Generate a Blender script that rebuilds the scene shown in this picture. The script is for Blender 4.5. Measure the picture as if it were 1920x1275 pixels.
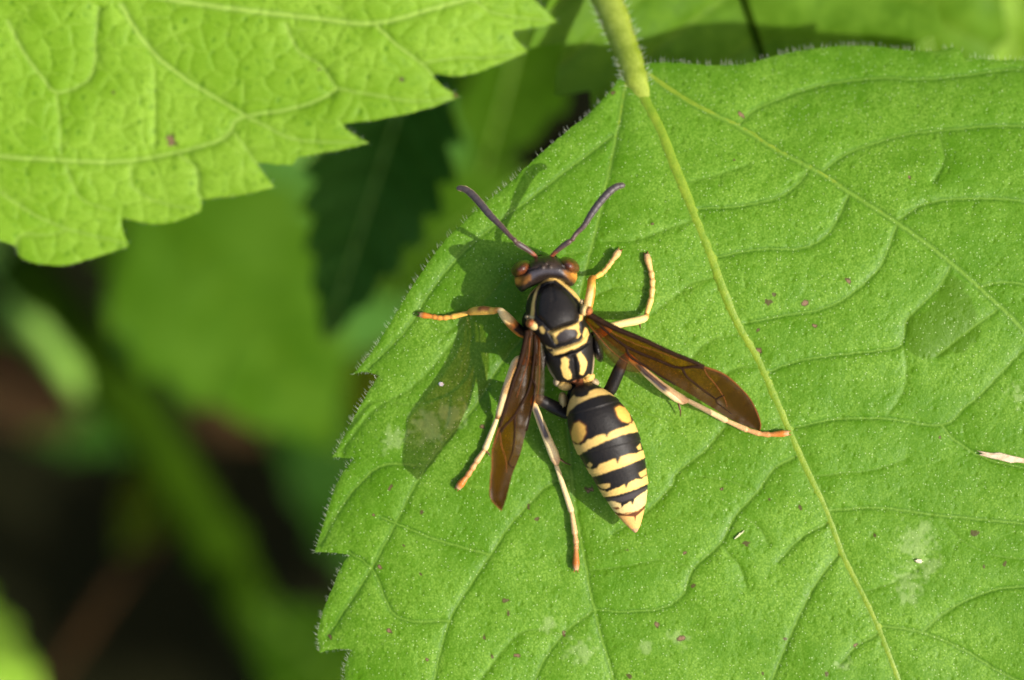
import bpy, bmesh, math, random
import numpy as np
from mathutils import Vector, Matrix, kdtree

# ------------------------------------------------------------------ start
for o in list(bpy.data.objects):
    bpy.data.objects.remove(o, do_unlink=True)
scene = bpy.context.scene
C = scene.collection
rng = np.random.default_rng(7)
random.seed(7)

# real scale: 1 photo pixel in the plane of the leaf is K millimetres.
K = 0.0367            # mm per photo pixel
LENS, SENSOR = 100.0, 36.0
DIST = 1920 * K / (SENSOR / LENS)      # camera height above the leaf plane, mm
GROUND = 230.0        # the leaf hangs this high above the soil, mm

# ------------------------------------------------------------------ camera
cam = bpy.data.cameras.new('camera')
cam.lens = LENS; cam.sensor_width = SENSOR
cam.clip_start = 0.005; cam.clip_end = 50.0
cam_o = bpy.data.objects.new('camera', cam); C.objects.link(cam_o)
cam_o.location = (0, 0, (GROUND + DIST) * 0.001)
cam.dof.use_dof = True
cam.dof.focus_distance = (DIST - 2.0) * 0.001
cam.dof.aperture_fstop = 13.0
cam.dof.aperture_blades = 0
scene.camera = cam_o

# ------------------------------------------------------------------ sky, sun, exposure
SUN_EL, SUN_X, SUN_Y = math.radians(46), 0.955, -0.297
world = bpy.data.worlds.new('World'); scene.world = world
world.use_nodes = True
wn = world.node_tree
wn.nodes.clear()
sky = wn.nodes.new('ShaderNodeTexSky'); sky.sky_type = 'NISHITA'
sky.sun_disc = False
sky.sun_elevation = SUN_EL
sky.dust_density = 4.0; sky.ozone_density = 0.6; sky.air_density = 0.9
sky.sun_rotation = math.atan2(SUN_X, SUN_Y)
bg = wn.nodes.new('ShaderNodeBackground'); bg.inputs['Strength'].default_value = 0.13
wo = wn.nodes.new('ShaderNodeOutputWorld')
wn.links.new(sky.outputs['Color'], bg.inputs['Color'])
wn.links.new(bg.outputs['Background'], wo.inputs['Surface'])
sun = bpy.data.lights.new('sun', 'SUN')
sun.energy = 2.9; sun.angle = math.radians(0.55); sun.color = (1.0, 0.955, 0.88)
sun_o = bpy.data.objects.new('sun', sun); C.objects.link(sun_o)
sd = Vector((SUN_X * math.cos(SUN_EL), SUN_Y * math.cos(SUN_EL), math.sin(SUN_EL)))
sun_o.rotation_euler = (-sd).to_track_quat('-Z', 'Y').to_euler()
sun_o.location = sd * 2.0
scene.view_settings.view_transform = 'Standard'
scene.view_settings.look = 'None'
scene.view_settings.gamma = 1.0
scene.view_settings.exposure = 1.1
scene.render.engine = 'CYCLES'
scene.cycles.max_bounces = 10
scene.cycles.transparent_max_bounces = 16
scene.cycles.diffuse_bounces = 5

# ------------------------------------------------------------------ helpers
def P(px, py, z):
    """photo pixel + height above the leaf plane (mm) -> world metres."""
    px = np.asarray(px, float); py = np.asarray(py, float); z = np.asarray(z, float)
    f = (DIST - z) / DIST
    return np.stack([(px - 960) * K * f, (637.5 - py) * K * f, z + GROUND + 0 * f], -1) * 0.001

def mesh_obj(name, verts, faces, mat=None, parent=None, smooth=True, attrs=None, origin=None):
    """faces: list of index lists or an (n,3|4) array -> one mesh object."""
    verts = np.asarray(verts, float).copy()
    if origin is None:
        origin = np.zeros(3)
    origin = np.asarray(origin, float)
    verts -= origin
    me = bpy.data.meshes.new(name)
    if isinstance(faces, np.ndarray):
        n, k = faces.shape
        me.vertices.add(len(verts)); me.vertices.foreach_set('co', verts.astype(np.float32).ravel())
        me.loops.add(n * k); me.loops.foreach_set('vertex_index', faces.astype(np.int32).ravel())
        me.polygons.add(n)
        me.polygons.foreach_set('loop_start', np.arange(0, n * k, k, dtype=np.int32))
        me.update(calc_edges=True); me.validate()
    else:
        me.from_pydata([tuple(v) for v in verts], [], faces); me.update()
    if smooth:
        me.polygons.foreach_set('use_smooth', np.ones(len(me.polygons), bool))
    for an, av in (attrs or {}).items():
        if av.ndim == 2:
            a = me.attributes.new(an, 'FLOAT_COLOR', 'POINT')
            a.data.foreach_set('color', np.concatenate([av[:, :3], np.ones((len(av), 1))], 1).astype(np.float32).ravel())
        else:
            a = me.attributes.new(an, 'FLOAT', 'POINT')
            a.data.foreach_set('value', av.astype(np.float32))
    if mat: me.materials.append(mat)
    o = bpy.data.objects.new(name, me); C.objects.link(o)
    if parent is not None:
        o.parent = parent
        o.location = Vector(origin) - parent.location
    else:
        o.location = Vector(origin)
    return o

def thing(name, label, cat, loc, group=None):
    o = bpy.data.objects.new(name, None); C.objects.link(o)
    o.empty_display_size = 0.005
    o.location = Vector([float(c) for c in loc]); o['label'] = label; o['category'] = cat
    if group: o['group'] = group
    return o

def catmull(pts, step=3.0):
    """smooth curve through rows of pts (first 2 columns are the plane), ~step px apart."""
    pts = np.asarray(pts, float)
    if len(pts) < 3:
        n = max(2, int(np.hypot(*(pts[1] - pts[0])[:2]) / step) + 1)
        t = np.linspace(0, 1, n)[:, None]
        return pts[0] * (1 - t) + pts[1] * t
    out = []
    ext = np.vstack([2 * pts[0] - pts[1], pts, 2 * pts[-1] - pts[-2]])
    for i in range(1, len(ext) - 2):
        p0, p1, p2, p3 = ext[i - 1:i + 3]
        n = max(2, int(np.hypot(*(p2 - p1)[:2]) / step) + 1)
        t = np.linspace(0, 1, n, endpoint=False)[:, None]
        out.append(0.5 * (2 * p1 + (p2 - p0) * t + (2 * p0 - 5 * p1 + 4 * p2 - p3) * t ** 2 + (3 * p1 - p0 - 3 * p2 + p3) * t ** 3))
    out.append(pts[-1:])
    return np.vstack(out)

def inside(x, y, poly):
    r = np.zeros(x.shape, bool)
    px, py = poly[:, 0], poly[:, 1]
    qx, qy = np.roll(px, -1), np.roll(py, -1)
    for ax, ay, bx, by in zip(px, py, qx, qy):
        if ay == by: continue
        c = (ay > y) != (by > y)
        if not c.any(): continue
        xi = (bx - ax) * (y - ay) / (by - ay) + ax
        r ^= c & (x < xi)
    return r

def seg_dist(x, y, poly, closed=False, want_pt=False, want_t=False):
    """distance from points to a polyline (vectorised over points)."""
    a = poly if closed else poly[:-1]
    b = np.roll(poly, -1, 0) if closed else poly[1:]
    best = np.full(x.shape, 1e9); bx = np.zeros(x.shape); by = np.zeros(x.shape); bt = np.zeros(x.shape)
    n = len(a)
    for i, ((ax, ay), (cx, cy)) in enumerate(zip(a[:, :2], b[:, :2])):
        dx, dy = cx - ax, cy - ay
        L = dx * dx + dy * dy + 1e-12
        t = np.clip(((x - ax) * dx + (y - ay) * dy) / L, 0, 1)
        qx, qy = ax + t * dx, ay + t * dy
        d = (x - qx) ** 2 + (y - qy) ** 2
        m = d < best
        best[m] = d[m]
        if want_pt: bx[m] = qx[m]; by[m] = qy[m]
        if want_t: bt[m] = (i + t[m]) / n
    best = np.sqrt(best)
    if want_pt: return best, bx, by
    if want_t: return best, bt
    return best

def hash2(ix, iy, s):
    h = np.sin(ix * 127.1 + iy * 311.7 + s * 74.7) * 43758.5453
    return h - np.floor(h)

def vnoise(x, y, s=0):
    ix, iy = np.floor(x), np.floor(y)
    fx, fy = x - ix, y - iy
    fx = fx * fx * (3 - 2 * fx); fy = fy * fy * (3 - 2 * fy)
    a, b = hash2(ix, iy, s), hash2(ix + 1, iy, s)
    c, d = hash2(ix, iy + 1, s), hash2(ix + 1, iy + 1, s)
    return (a * (1 - fx) + b * fx) * (1 - fy) + (c * (1 - fx) + d * fx) * fy - 0.5

def fbm(x, y, s=0, o=4):
    r = 0; a = 1.0
    for k in range(o):
        r = r + a * vnoise(x * 2 ** k, y * 2 ** k, s + k * 11); a *= 0.5
    return r

def worley(x, y, s=0, jit=0.9):
    ix, iy = np.floor(x), np.floor(y)
    f1 = np.full(x.shape, 9.0); f2 = np.full(x.shape, 9.0); rid = np.zeros(x.shape)
    for dx in (-1, 0, 1):
        for dy in (-1, 0, 1):
            cx, cy = ix + dx, iy + dy
            qx = cx + 0.5 + jit * (hash2(cx, cy, s) - 0.5)
            qy = cy + 0.5 + jit * (hash2(cx, cy, s + 5) - 0.5)
            d = np.hypot(x - qx, y - qy)
            m = d < f1
            f2 = np.where(m, f1, np.minimum(f2, d))
            rid = np.where(m, hash2(cx, cy, s + 9), rid)
            f1 = np.where(m, d, f1)
    return f1, f2, rid

def sstep(a, b, x):
    t = np.clip((x - a) / (b - a), 0, 1)
    return t * t * (3 - 2 * t)

def tube(path, r, sides=10, flat=1.0, caps=True):
    """closed tube along path (n,3 metres) with radii r (metres); returns verts, faces."""
    path = np.asarray(path, float); r = np.asarray(r, float) * np.ones(len(path))
    n = len(path)
    tan = np.gradient(path, axis=0); tan /= np.linalg.norm(tan, axis=1)[:, None] + 1e-15
    up = np.array([0, 0, 1.0])
    side = np.cross(tan, up)
    ln = np.linalg.norm(side, axis=1)
    for i in range(n):
        if ln[i] < 0.2: side[i] = side[i - 1] if i else np.array([1.0, 0, 0])
    side /= np.linalg.norm(side, axis=1)[:, None]
    nor = np.cross(side, tan)
    th = np.linspace(0, 2 * np.pi, sides, endpoint=False)
    v = path[:, None] + r[:, None, None] * (np.cos(th)[None, :, None] * side[:, None] + flat * np.sin(th)[None, :, None] * nor[:, None])
    v = v.reshape(-1, 3)
    f = []
    for i in range(n - 1):
        for j in range(sides):
            k = (j + 1) % sides
            f.append([i * sides + j, i * sides + k, (i + 1) * sides + k, (i + 1) * sides + j])
    if caps:
        f.append(list(range(sides))[::-1])
        f.append([(n - 1) * sides + j for j in range(sides)])
    return v, f

# ------------------------------------------------------------------ materials
def lin(r, g, b):
    f = lambda c: (c / 255 / 12.92) if c <= 10 else ((c / 255 + 0.055) / 1.055) ** 2.4
    return (f(r), f(g), f(b), 1)

class N:
    """tiny node-graph helper"""
    def __init__(self, name):
        self.m = bpy.data.materials.new(name); self.m.use_nodes = True
        self.t = self.m.node_tree; self.t.nodes.clear()
        self.out = self.t.nodes.new('ShaderNodeOutputMaterial')
    def n(self, typ, ins=None, **kw):
        d = self.t.nodes.new(typ)
        for k, v in kw.items(): setattr(d, k, v)
        for k, v in (ins or {}).items():
            if isinstance(v, bpy.types.NodeSocket): self.t.links.new(v, d.inputs[k])
            else: d.inputs[k].default_value = v
        return d
    def mix(self, fac, a, b, mode='MIX'):
        d = self.t.nodes.new('ShaderNodeMix'); d.data_type = 'RGBA'; d.blend_type = mode
        for s, v in ((d.inputs[0], fac), (d.inputs[6], a), (d.inputs[7], b)):
            if isinstance(v, bpy.types.NodeSocket): self.t.links.new(v, s)
            else: s.default_value = v
        return d.outputs[2]
    def math(self, op, a, b=0.0, c=0.0):
        d = self.t.nodes.new('ShaderNodeMath'); d.operation = op
        for i, v in enumerate((a, b, c)):
            if isinstance(v, bpy.types.NodeSocket): self.t.links.new(v, d.inputs[i])
            else: d.inputs[i].default_value = v
        return d.outputs[0]
    def ramp(self, x, a, b, lo=0.0, hi=1.0):
        d = self.t.nodes.new('ShaderNodeMapRange'); d.interpolation_type = 'SMOOTHSTEP'
        self.t.links.new(x, d.inputs[0])
        d.inputs[1].default_value = a; d.inputs[2].default_value = b
        d.inputs[3].default_value = lo; d.inputs[4].default_value = hi
        return d.outputs[0]
    def attr(self, name, out='Fac'):
        d = self.t.nodes.new('ShaderNodeAttribute'); d.attribute_name = name
        return d.outputs[out]
    def mm(self, scale=1000.0):
        """object coordinates in millimetres"""
        tc = self.n('ShaderNodeTexCoord')
        mp = self.n('ShaderNodeMapping', {'Vector': tc.outputs['Object'], 'Scale': (scale,) * 3})
        return mp.outputs[0]
    def noise(self, vec, s, det=3.0, rough=0.55):
        return self.n('ShaderNodeTexNoise', {'Vector': vec, 'Scale': s, 'Detail': det, 'Roughness': rough}).outputs['Fac']
    def surf(self, sh): self.t.links.new(sh, self.out.inputs['Surface'])

def leaf_material(name, c_lo, c_hi, vein_c, trans_c, transl=0.28, rough=0.42, spec=0.5, fine=True, speck=0.0):
    g = N(name); v = g.mm()
    big = g.noise(v, 0.16, 3); mid = g.noise(v, 0.9, 4); sm = g.noise(v, 7.0, 3)
    f = g.math('ADD', g.math('MULTIPLY', big, 0.75), g.math('MULTIPLY', mid, 0.35))
    col = g.mix(g.ramp(f, 0.38, 0.72), c_lo, c_hi)
    if fine:
        # cell mosaic of the epidermis
        vo = g.n('ShaderNodeTexVoronoi', {'Vector': v, 'Scale': 6.5}, feature='F1')
        col = g.mix(g.ramp(vo.outputs['Distance'], 0.2, 0.75, 0.0, 0.75), col, c_lo)
        col = g.mix(g.ramp(g.noise(v, 1.7, 5, 0.7), 0.46, 0.68, 0.0, 0.55), col, c_lo)
        col = g.mix(g.math('MULTIPLY', g.attr('groove_shade'), 0.9), col, (c_lo[0] * 0.62, c_lo[1] * 0.72, 0.0, 1))  # deeper green vein-side tissue, with groove shading painted into the colour
        col = g.mix(g.ramp(sm, 0.5, 0.75, 0.0, 0.55), col, c_hi)
        pit = g.attr('pit')
        col = g.mix(g.math('MULTIPLY', pit, 0.8), col, (0.066, 0.165, 0.0, 1))
        col = g.mix(g.math('MULTIPLY', g.attr('pale'), 0.38), col, (0.30, 0.40, 0.14, 1))
        col = g.mix(g.math('MULTIPLY', g.attr('wet'), 0.9), col, (0.058, 0.140, 0.0, 1))
    col = g.mix(g.math('MULTIPLY', g.attr('vein'), 0.8), col, vein_c)
    if fine:
        if speck > 0:
            sp = g.n('ShaderNodeTexVoronoi', {'Vector': v, 'Scale': 4.6}, feature='F1')
            ctr = g.ramp(sp.outputs['Distance'], 0.10, 0.2, 1.0, 0.0)
            sep = g.n('ShaderNodeSeparateColor', {'Color': sp.outputs['Color']})
            keep = g.ramp(sep.outputs[0], 0.42, 0.55)
            col = g.mix(g.math('MULTIPLY', g.math('MULTIPLY', ctr, keep), speck), col, (0.62, 0.72, 0.36, 1))
        spot = g.attr('spot')
        col = g.mix(g.ramp(spot, 0.15, 0.5, 0, 0.95), col, (0.07, 0.06, 0.015, 1))
        col = g.mix(g.ramp(spot, 0.6, 0.95, 0, 0.9), col, (0.22, 0.13, 0.07, 1))
    bs = g.n('ShaderNodeBump', {'Height': g.noise(v, 5.0, 4, 0.65), 'Strength': 0.5, 'Distance': 0.00003})
    if fine:
        bs = g.n('ShaderNodeBump', {'Height': vo.outputs['Distance'], 'Normal': bs.outputs[0], 'Strength': 0.4, 'Distance': 0.00003}, invert=True)
        bs = g.n('ShaderNodeBump', {'Height': g.noise(v, 11.0, 2), 'Normal': bs.outputs[0], 'Strength': 0.6, 'Distance': 0.00003})
    r = g.ramp(mid, 0.3, 0.7, rough - 0.05, rough + 0.12)
    p = g.n('ShaderNodeBsdfPrincipled', {'Base Color': col, 'Roughness': r, 'Specular IOR Level': spec, 'Normal': bs.outputs[0]})
    tr = g.n('ShaderNodeBsdfTranslucent', {'Color': g.mix(1.0, col, trans_c, 'MULTIPLY'), 'Normal': bs.outputs[0]})
    a = g.n('ShaderNodeMixShader', {0: transl, 1: p.outputs[0], 2: tr.outputs[0]})
    g.surf(a.outputs[0])
    return g.m

def plain_material(name, c1, c2, rough=0.5, scale=1.0, spec=0.4, transl=0.0, bump=0.00005, coat=0.0):
    g = N(name); v = g.mm()
    n1 = g.noise(v, scale, 4); n2 = g.noise(v, scale * 6, 3)
    col = g.mix(g.ramp(g.math('ADD', g.math('MULTIPLY', n1, 0.65), g.math('MULTIPLY', n2, 0.35)), 0.36, 0.64), c1, c2)
    b = g.n('ShaderNodeBump', {'Height': n2, 'Strength': 0.6, 'Distance': bump})
    p = g.n('ShaderNodeBsdfPrincipled', {'Base Color': col, 'Roughness': rough, 'Specular IOR Level': spec, 'Normal': b.outputs[0], 'Coat Weight': coat})
    sh = p.outputs[0]
    if transl > 0:
        tr = g.n('ShaderNodeBsdfTranslucent', {'Color': col})
        sh = g.n('ShaderNodeMixShader', {0: transl, 1: sh, 2: tr.outputs[0]}).outputs[0]
    g.surf(sh)
    return g.m

TR = (1.35, 1.25, 0.5, 1)
M = {}
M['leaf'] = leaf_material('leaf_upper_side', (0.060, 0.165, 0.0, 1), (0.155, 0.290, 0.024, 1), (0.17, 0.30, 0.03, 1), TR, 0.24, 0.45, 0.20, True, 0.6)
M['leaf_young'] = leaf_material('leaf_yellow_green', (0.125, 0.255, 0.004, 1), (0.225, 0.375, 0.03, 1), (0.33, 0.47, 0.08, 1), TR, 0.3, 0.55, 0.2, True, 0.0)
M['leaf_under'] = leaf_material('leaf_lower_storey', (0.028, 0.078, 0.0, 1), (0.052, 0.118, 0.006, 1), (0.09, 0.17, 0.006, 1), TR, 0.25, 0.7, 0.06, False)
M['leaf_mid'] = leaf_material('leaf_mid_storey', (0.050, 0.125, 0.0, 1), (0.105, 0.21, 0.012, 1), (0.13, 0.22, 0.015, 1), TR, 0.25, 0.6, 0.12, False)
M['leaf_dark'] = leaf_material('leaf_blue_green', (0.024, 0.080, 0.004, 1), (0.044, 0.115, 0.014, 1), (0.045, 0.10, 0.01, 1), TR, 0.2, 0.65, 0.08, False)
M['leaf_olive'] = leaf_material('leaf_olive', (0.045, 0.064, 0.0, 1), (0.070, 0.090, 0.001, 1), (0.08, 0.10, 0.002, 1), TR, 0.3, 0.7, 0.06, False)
M['vein'] = plain_material('vein_yellow_green', (0.125, 0.225, 0.004, 1), (0.20, 0.285, 0.012, 1), 0.45, 1.2, 0.4, 0.2)
M['vein_thin'] = plain_material('vein_pale_green', (0.17, 0.30, 0.025, 1), (0.24, 0.38, 0.05, 1), 0.45, 1.2, 0.4, 0.2)
M['petiole'] = plain_material('petiole_yellow_green', (0.20, 0.27, 0.014, 1), (0.31, 0.38, 0.045, 1), 0.45, 0.7, 0.4, 0.25)
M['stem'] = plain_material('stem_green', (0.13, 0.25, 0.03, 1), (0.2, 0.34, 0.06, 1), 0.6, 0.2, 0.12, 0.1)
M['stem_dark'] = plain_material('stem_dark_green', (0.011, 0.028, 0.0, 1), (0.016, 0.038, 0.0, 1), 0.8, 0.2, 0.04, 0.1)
M['dry'] = plain_material('dry_leaf_brown', (0.014, 0.008, 0.002, 1), (0.030, 0.015, 0.004, 1), 0.8, 0.15, 0.08, 0.1)
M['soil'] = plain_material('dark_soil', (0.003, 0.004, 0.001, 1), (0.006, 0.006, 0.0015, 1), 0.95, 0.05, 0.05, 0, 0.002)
M['hair'] = plain_material('hair_pale', (0.5, 0.55, 0.4, 1), (0.6, 0.64, 0.5, 1), 0.4, 1.0, 0.4, 0.4)

# ------------------------------------------------------------------ the setting: soil far below
def build_ground():
    a = np.concatenate([np.linspace(-6, -0.3, 12)[:-1], np.linspace(-0.3, 0.3, 61), np.linspace(0.3, 6, 12)[1:]])
    X, Y = np.meshgrid(a, a, indexing='ij')
    Z = 0.006 * fbm(X * 40, Y * 40, 3, 4) + 0.004 * fbm(X * 6, Y * 6, 5, 2)
    n = len(a)
    idx = np.arange(n * n).reshape(n, n)
    F = np.stack([idx[:-1, :-1], idx[1:, :-1], idx[1:, 1:], idx[:-1, 1:]], -1).reshape(-1, 4)
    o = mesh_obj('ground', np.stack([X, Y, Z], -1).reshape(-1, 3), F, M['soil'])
    o['kind'] = 'structure'
build_ground()

# ------------------------------------------------------------------ blades with a vein network
def outline_curve(runs, step=2.5):
    """runs: smooth stretches that meet in sharp corners."""
    return np.vstack([catmull(r, step)[:-1] for r in runs])

def axis_grid(stops):
    """stops: [(pos, spacing), ...] -> coordinates whose spacing goes from stop to stop."""
    out = [stops[0][0]]
    while out[-1] < stops[-1][0]:
        p = out[-1]
        sp = np.interp(p, [s[0] for s in stops], [s[1] for s in stops])
        out.append(p + sp)
    return np.array(out)

def build_blade(parent, name, outline, veins, zfun, gx, gy, mat, spots=(), pales=(), dark_patches=(), puff=0.31, puffw=26.0, ter=0.022, pitd=0.04, seed=1, origin=None):
    X, Y = np.meshgrid(gx, gy, indexing='ij')
    sh = X.shape
    x, y = X.ravel(), Y.ravel()
    ins = inside(x, y, outline).reshape(sh)
    cell = ins[:-1, :-1] | ins[1:, :-1] | ins[1:, 1:] | ins[:-1, 1:]
    use = np.zeros(sh, bool)
    use[:-1, :-1] |= cell; use[1:, :-1] |= cell; use[1:, 1:] |= cell; use[:-1, 1:] |= cell
    idx = np.full(sh, -1); idx[use] = np.arange(use.sum())
    F = np.stack([idx[:-1, :-1], idx[:-1, 1:], idx[1:, 1:], idx[1:, :-1]], -1)[cell]
    x, y, inn = X[use].copy(), Y[use].copy(), ins[use]
    # snap the outer ring onto the outline
    _, bx, by = seg_dist(x[~inn], y[~inn], outline, True, True)
    x[~inn] = bx; y[~inn] = by
    # veins
    dall = np.full(x.shape, 1e9); vein = np.zeros(x.shape); ridge = np.zeros(x.shape)
    for pts, wid, strength in veins:
        c = catmull(pts, 9.0)
        c[1:-1] += (rng.random((len(c) - 2, 2)) - 0.5) * 1.6
        lo, hi = c.min(0) - 90, c.max(0) + 90
        m = (x > lo[0]) & (x < hi[0]) & (y > lo[1]) & (y < hi[1])
        d, t = seg_dist(x[m], y[m], c, want_t=True)
        w = wid * (1 - 0.45 * t)
        dall[m] = np.minimum(dall[m], d / strength + (1 - strength) * 10)
        vein[m] = np.maximum(vein[m], np.exp(-(d / w) ** 2) * strength * 0.85)
        ridge[m] = np.maximum(ridge[m], np.exp(-(d / w) ** 2) * 0.012 * wid)
    big = np.minimum(dall, 200)
    z = zfun(x, y) + puff * (0.5 * (1 - np.exp(-np.maximum(big - 1.5, 0) / 7.0)) + 0.5 * (1 - np.exp(-np.maximum(big - 1.5, 0) / (puffw * 1.6)))) * (0.85 + 0.5 * fbm(x / 90, y / 90, seed, 2)) + ridge
    # tertiary network: domain-warped cells
    wx = x + 14 * fbm(x / 40, y / 40, seed + 2, 2); wy = y + 14 * fbm(x / 40, y / 40, seed + 4, 2)
    f1, f2, rid = worley(wx / 46, wy / 46, seed)
    e = (f2 - f1) * 46
    z += ter * (1 - np.exp(-e / 9.0)) + 0.018 * fbm(x / 30, y / 30, seed + 7, 3)
    vein = np.maximum(vein, 0.30 * np.exp(-(e / 1.8) ** 2) * (rid > 0.25))
    f1b, f2b, ridb = worley(wx / 15, wy / 15, seed + 20)
    z += 0.004 * np.minimum((f2b - f1b) * 2, 1) + 0.006 * fbm(x / 7, y / 7, seed + 31, 2)
    # sunken pores
    p1, _, pid = worley(x / 34, (y + 0.3 * x) / 40, seed + 40)
    pr = 0.05 + 0.10 * hash2(np.floor(pid * 997), 3.0, 2.0)
    pit = np.where(pid > 0.35, sstep(1.2, 0.6, p1 / pr), 0)
    p2, _, pid2 = worley(x / 13 + 3.3, y / 13, seed + 50)
    pit = np.maximum(pit, np.where(pid2 > 0.66, 0.75 * sstep(0.30, 0.10, p2), 0))
    z -= pitd * pit
    # rim curls down a little
    nr = ~ins
    for _ in range(7):
        q = nr.copy(); q[1:] |= nr[:-1]; q[:-1] |= nr[1:]; q[:, 1:] |= nr[:, :-1]; q[:, :-1] |= nr[:, 1:]; nr = q
    nr = nr[use]
    de = np.full(x.shape, 99.0); de[nr] = seg_dist(x[nr], y[nr], outline[::2], True)
    z -= 0.10 * np.exp(-de / 5.0)
    spot = np.zeros(x.shape); pale = np.zeros(x.shape); wet = np.zeros(x.shape)
    for sx, sy, r in spots:
        an = sx * 1.7 + sy; dx, dy = x - sx, y - sy
        d = np.hypot(dx * math.cos(an) + dy * math.sin(an), 1.5 * (dy * math.cos(an) - dx * math.sin(an))) / r + 1.1 * fbm(x / 4.5, y / 4.5, int(sx) % 17, 2)
        spot = np.maximum(spot, sstep(1.35, 0.35, d) * (0.8 + 0.2 * math.sin(sx)))
    for sx, sy, r in pales:
        d = np.hypot(x - sx, y - sy) / r
        pale = np.maximum(pale, sstep(1.2, 0.3, d + 1.3 * fbm(x / 9, y / 9, 5, 3)) )
    for poly in dark_patches:
        pl = catmull(np.vstack([poly, poly[:1]]), 6)
        i2 = inside(x, y, pl); dd = seg_dist(x, y, pl, True) * np.where(i2, 1, -1) + 9 * fbm(x / 14, y / 14, 4, 3)
        wet = np.maximum(wet, sstep(-3, 7, dd))
    V = P(x, y, z)
    o = mesh_obj(name, V, F, mat, parent, attrs={'vein': vein, 'groove_shade': np.exp(-((big - 4.0) / 3.2) ** 2), 'spot': spot, 'pit': pit, 'pale': pale, 'wet': wet}, origin=origin)
    return o

def margin_hairs(parent, outline, zfun, origin, step=7.0, length=(7, 14), name='margin_hair', lo=None, hi=None, slant=(0, 0.3)):
    vs, fs = [], []
    c = outline
    tan = np.roll(c, -2, 0) - np.roll(c, 2, 0)
    tan /= np.linalg.norm(tan, axis=1)[:, None] + 1e-9
    area = 0.5 * np.sum(c[:, 0] * np.roll(c[:, 1], -1) - c[:, 1] * np.roll(c[:, 0], -1))
    nrm = np.stack([tan[:, 1], -tan[:, 0]], 1) * (1 if area > 0 else -1)
    k = 0
    for i in range(len(c)):
        if lo is not None and not (lo[0] < c[i, 0] < hi[0] and lo[1] < c[i, 1] < hi[1]): continue
        if random.random() > 2.5 / step: continue
        L = random.uniform(*length)
        dirv = nrm[i] + np.array(slant) + (np.array([random.random(), random.random()]) - 0.5) * 0.7
        dirv /= np.linalg.norm(dirv)
        p = c[i] - nrm[i] * 1.0
        z0 = float(zfun(p[:1], p[1:2])[0]) + 0.05 + random.uniform(-0.05, 0.15)
        mid = p + dirv * L * 0.55 + np.array([0, -0.10 * L]); tip = p + dirv * L + np.array([0, -0.35 * L])
        path = np.vstack([P(p[0], p[1], z0), P(mid[0], mid[1], z0 + 0.12), P(tip[0], tip[1], z0 + 0.2)])
        v, f = tube(path, np.array([0.0105, 0.008, 0.002]) * 0.001, 3)
        b = sum(len(q) for q in vs)
        vs.append(v); fs += [[j + b for j in q] for q in f]
    if not vs: return
    o = mesh_obj(name, np.vstack(vs), fs, M['hair'], parent, origin=origin)
    o['kind'] = 'stuff'
    return o

def vein_tube(parent, name, pts, r0, r1, zfun, mat, origin, lift=0.0, flat=0.7, end_z=None):
    c = catmull(pts, 6.0)
    n = len(c); t = np.linspace(0, 1, n)
    r = (r0 * (1 - t) + r1 * t) * (1 + 0.10 * vnoise(t * 30, t * 0 + r0, 3))
    c[1:-1] += 0.8 * np.stack([vnoise(t * 25, t * 0, 1), vnoise(t * 25, t * 0 + 9, 2)], 1)[1:-1] * 2
    z = zfun(c[:, 0], c[:, 1]) + lift
    v, f = tube(P(c[:, 0], c[:, 1], z), r * K * 0.001, 10, flat)
    return mesh_obj(name, v, f, mat, parent, origin=origin)

# ---- main leaf -------------------------------------------------------------
def z_main(x, y):
    x = np.asarray(x, float); y = np.asarray(y, float)
    z = -3.4 * np.clip((560 - y) / 430, 0, 2) ** 2
    z = z - 0.9 * np.clip((820 - x) / 200, 0, 2) ** 2
    z = z - 12 * np.clip((y - 1200) / 900, 0, 3) ** 2 - 0.0355 * (np.sqrt(np.maximum(x - 1930, 0) ** 2 + 70 ** 2) - 70)  # right side out of view bent down, shaped to let the sun past
    # a shallow keel along the midrib
    return z + 0.25 * fbm(x / 260, y / 260, 2, 2)

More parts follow.
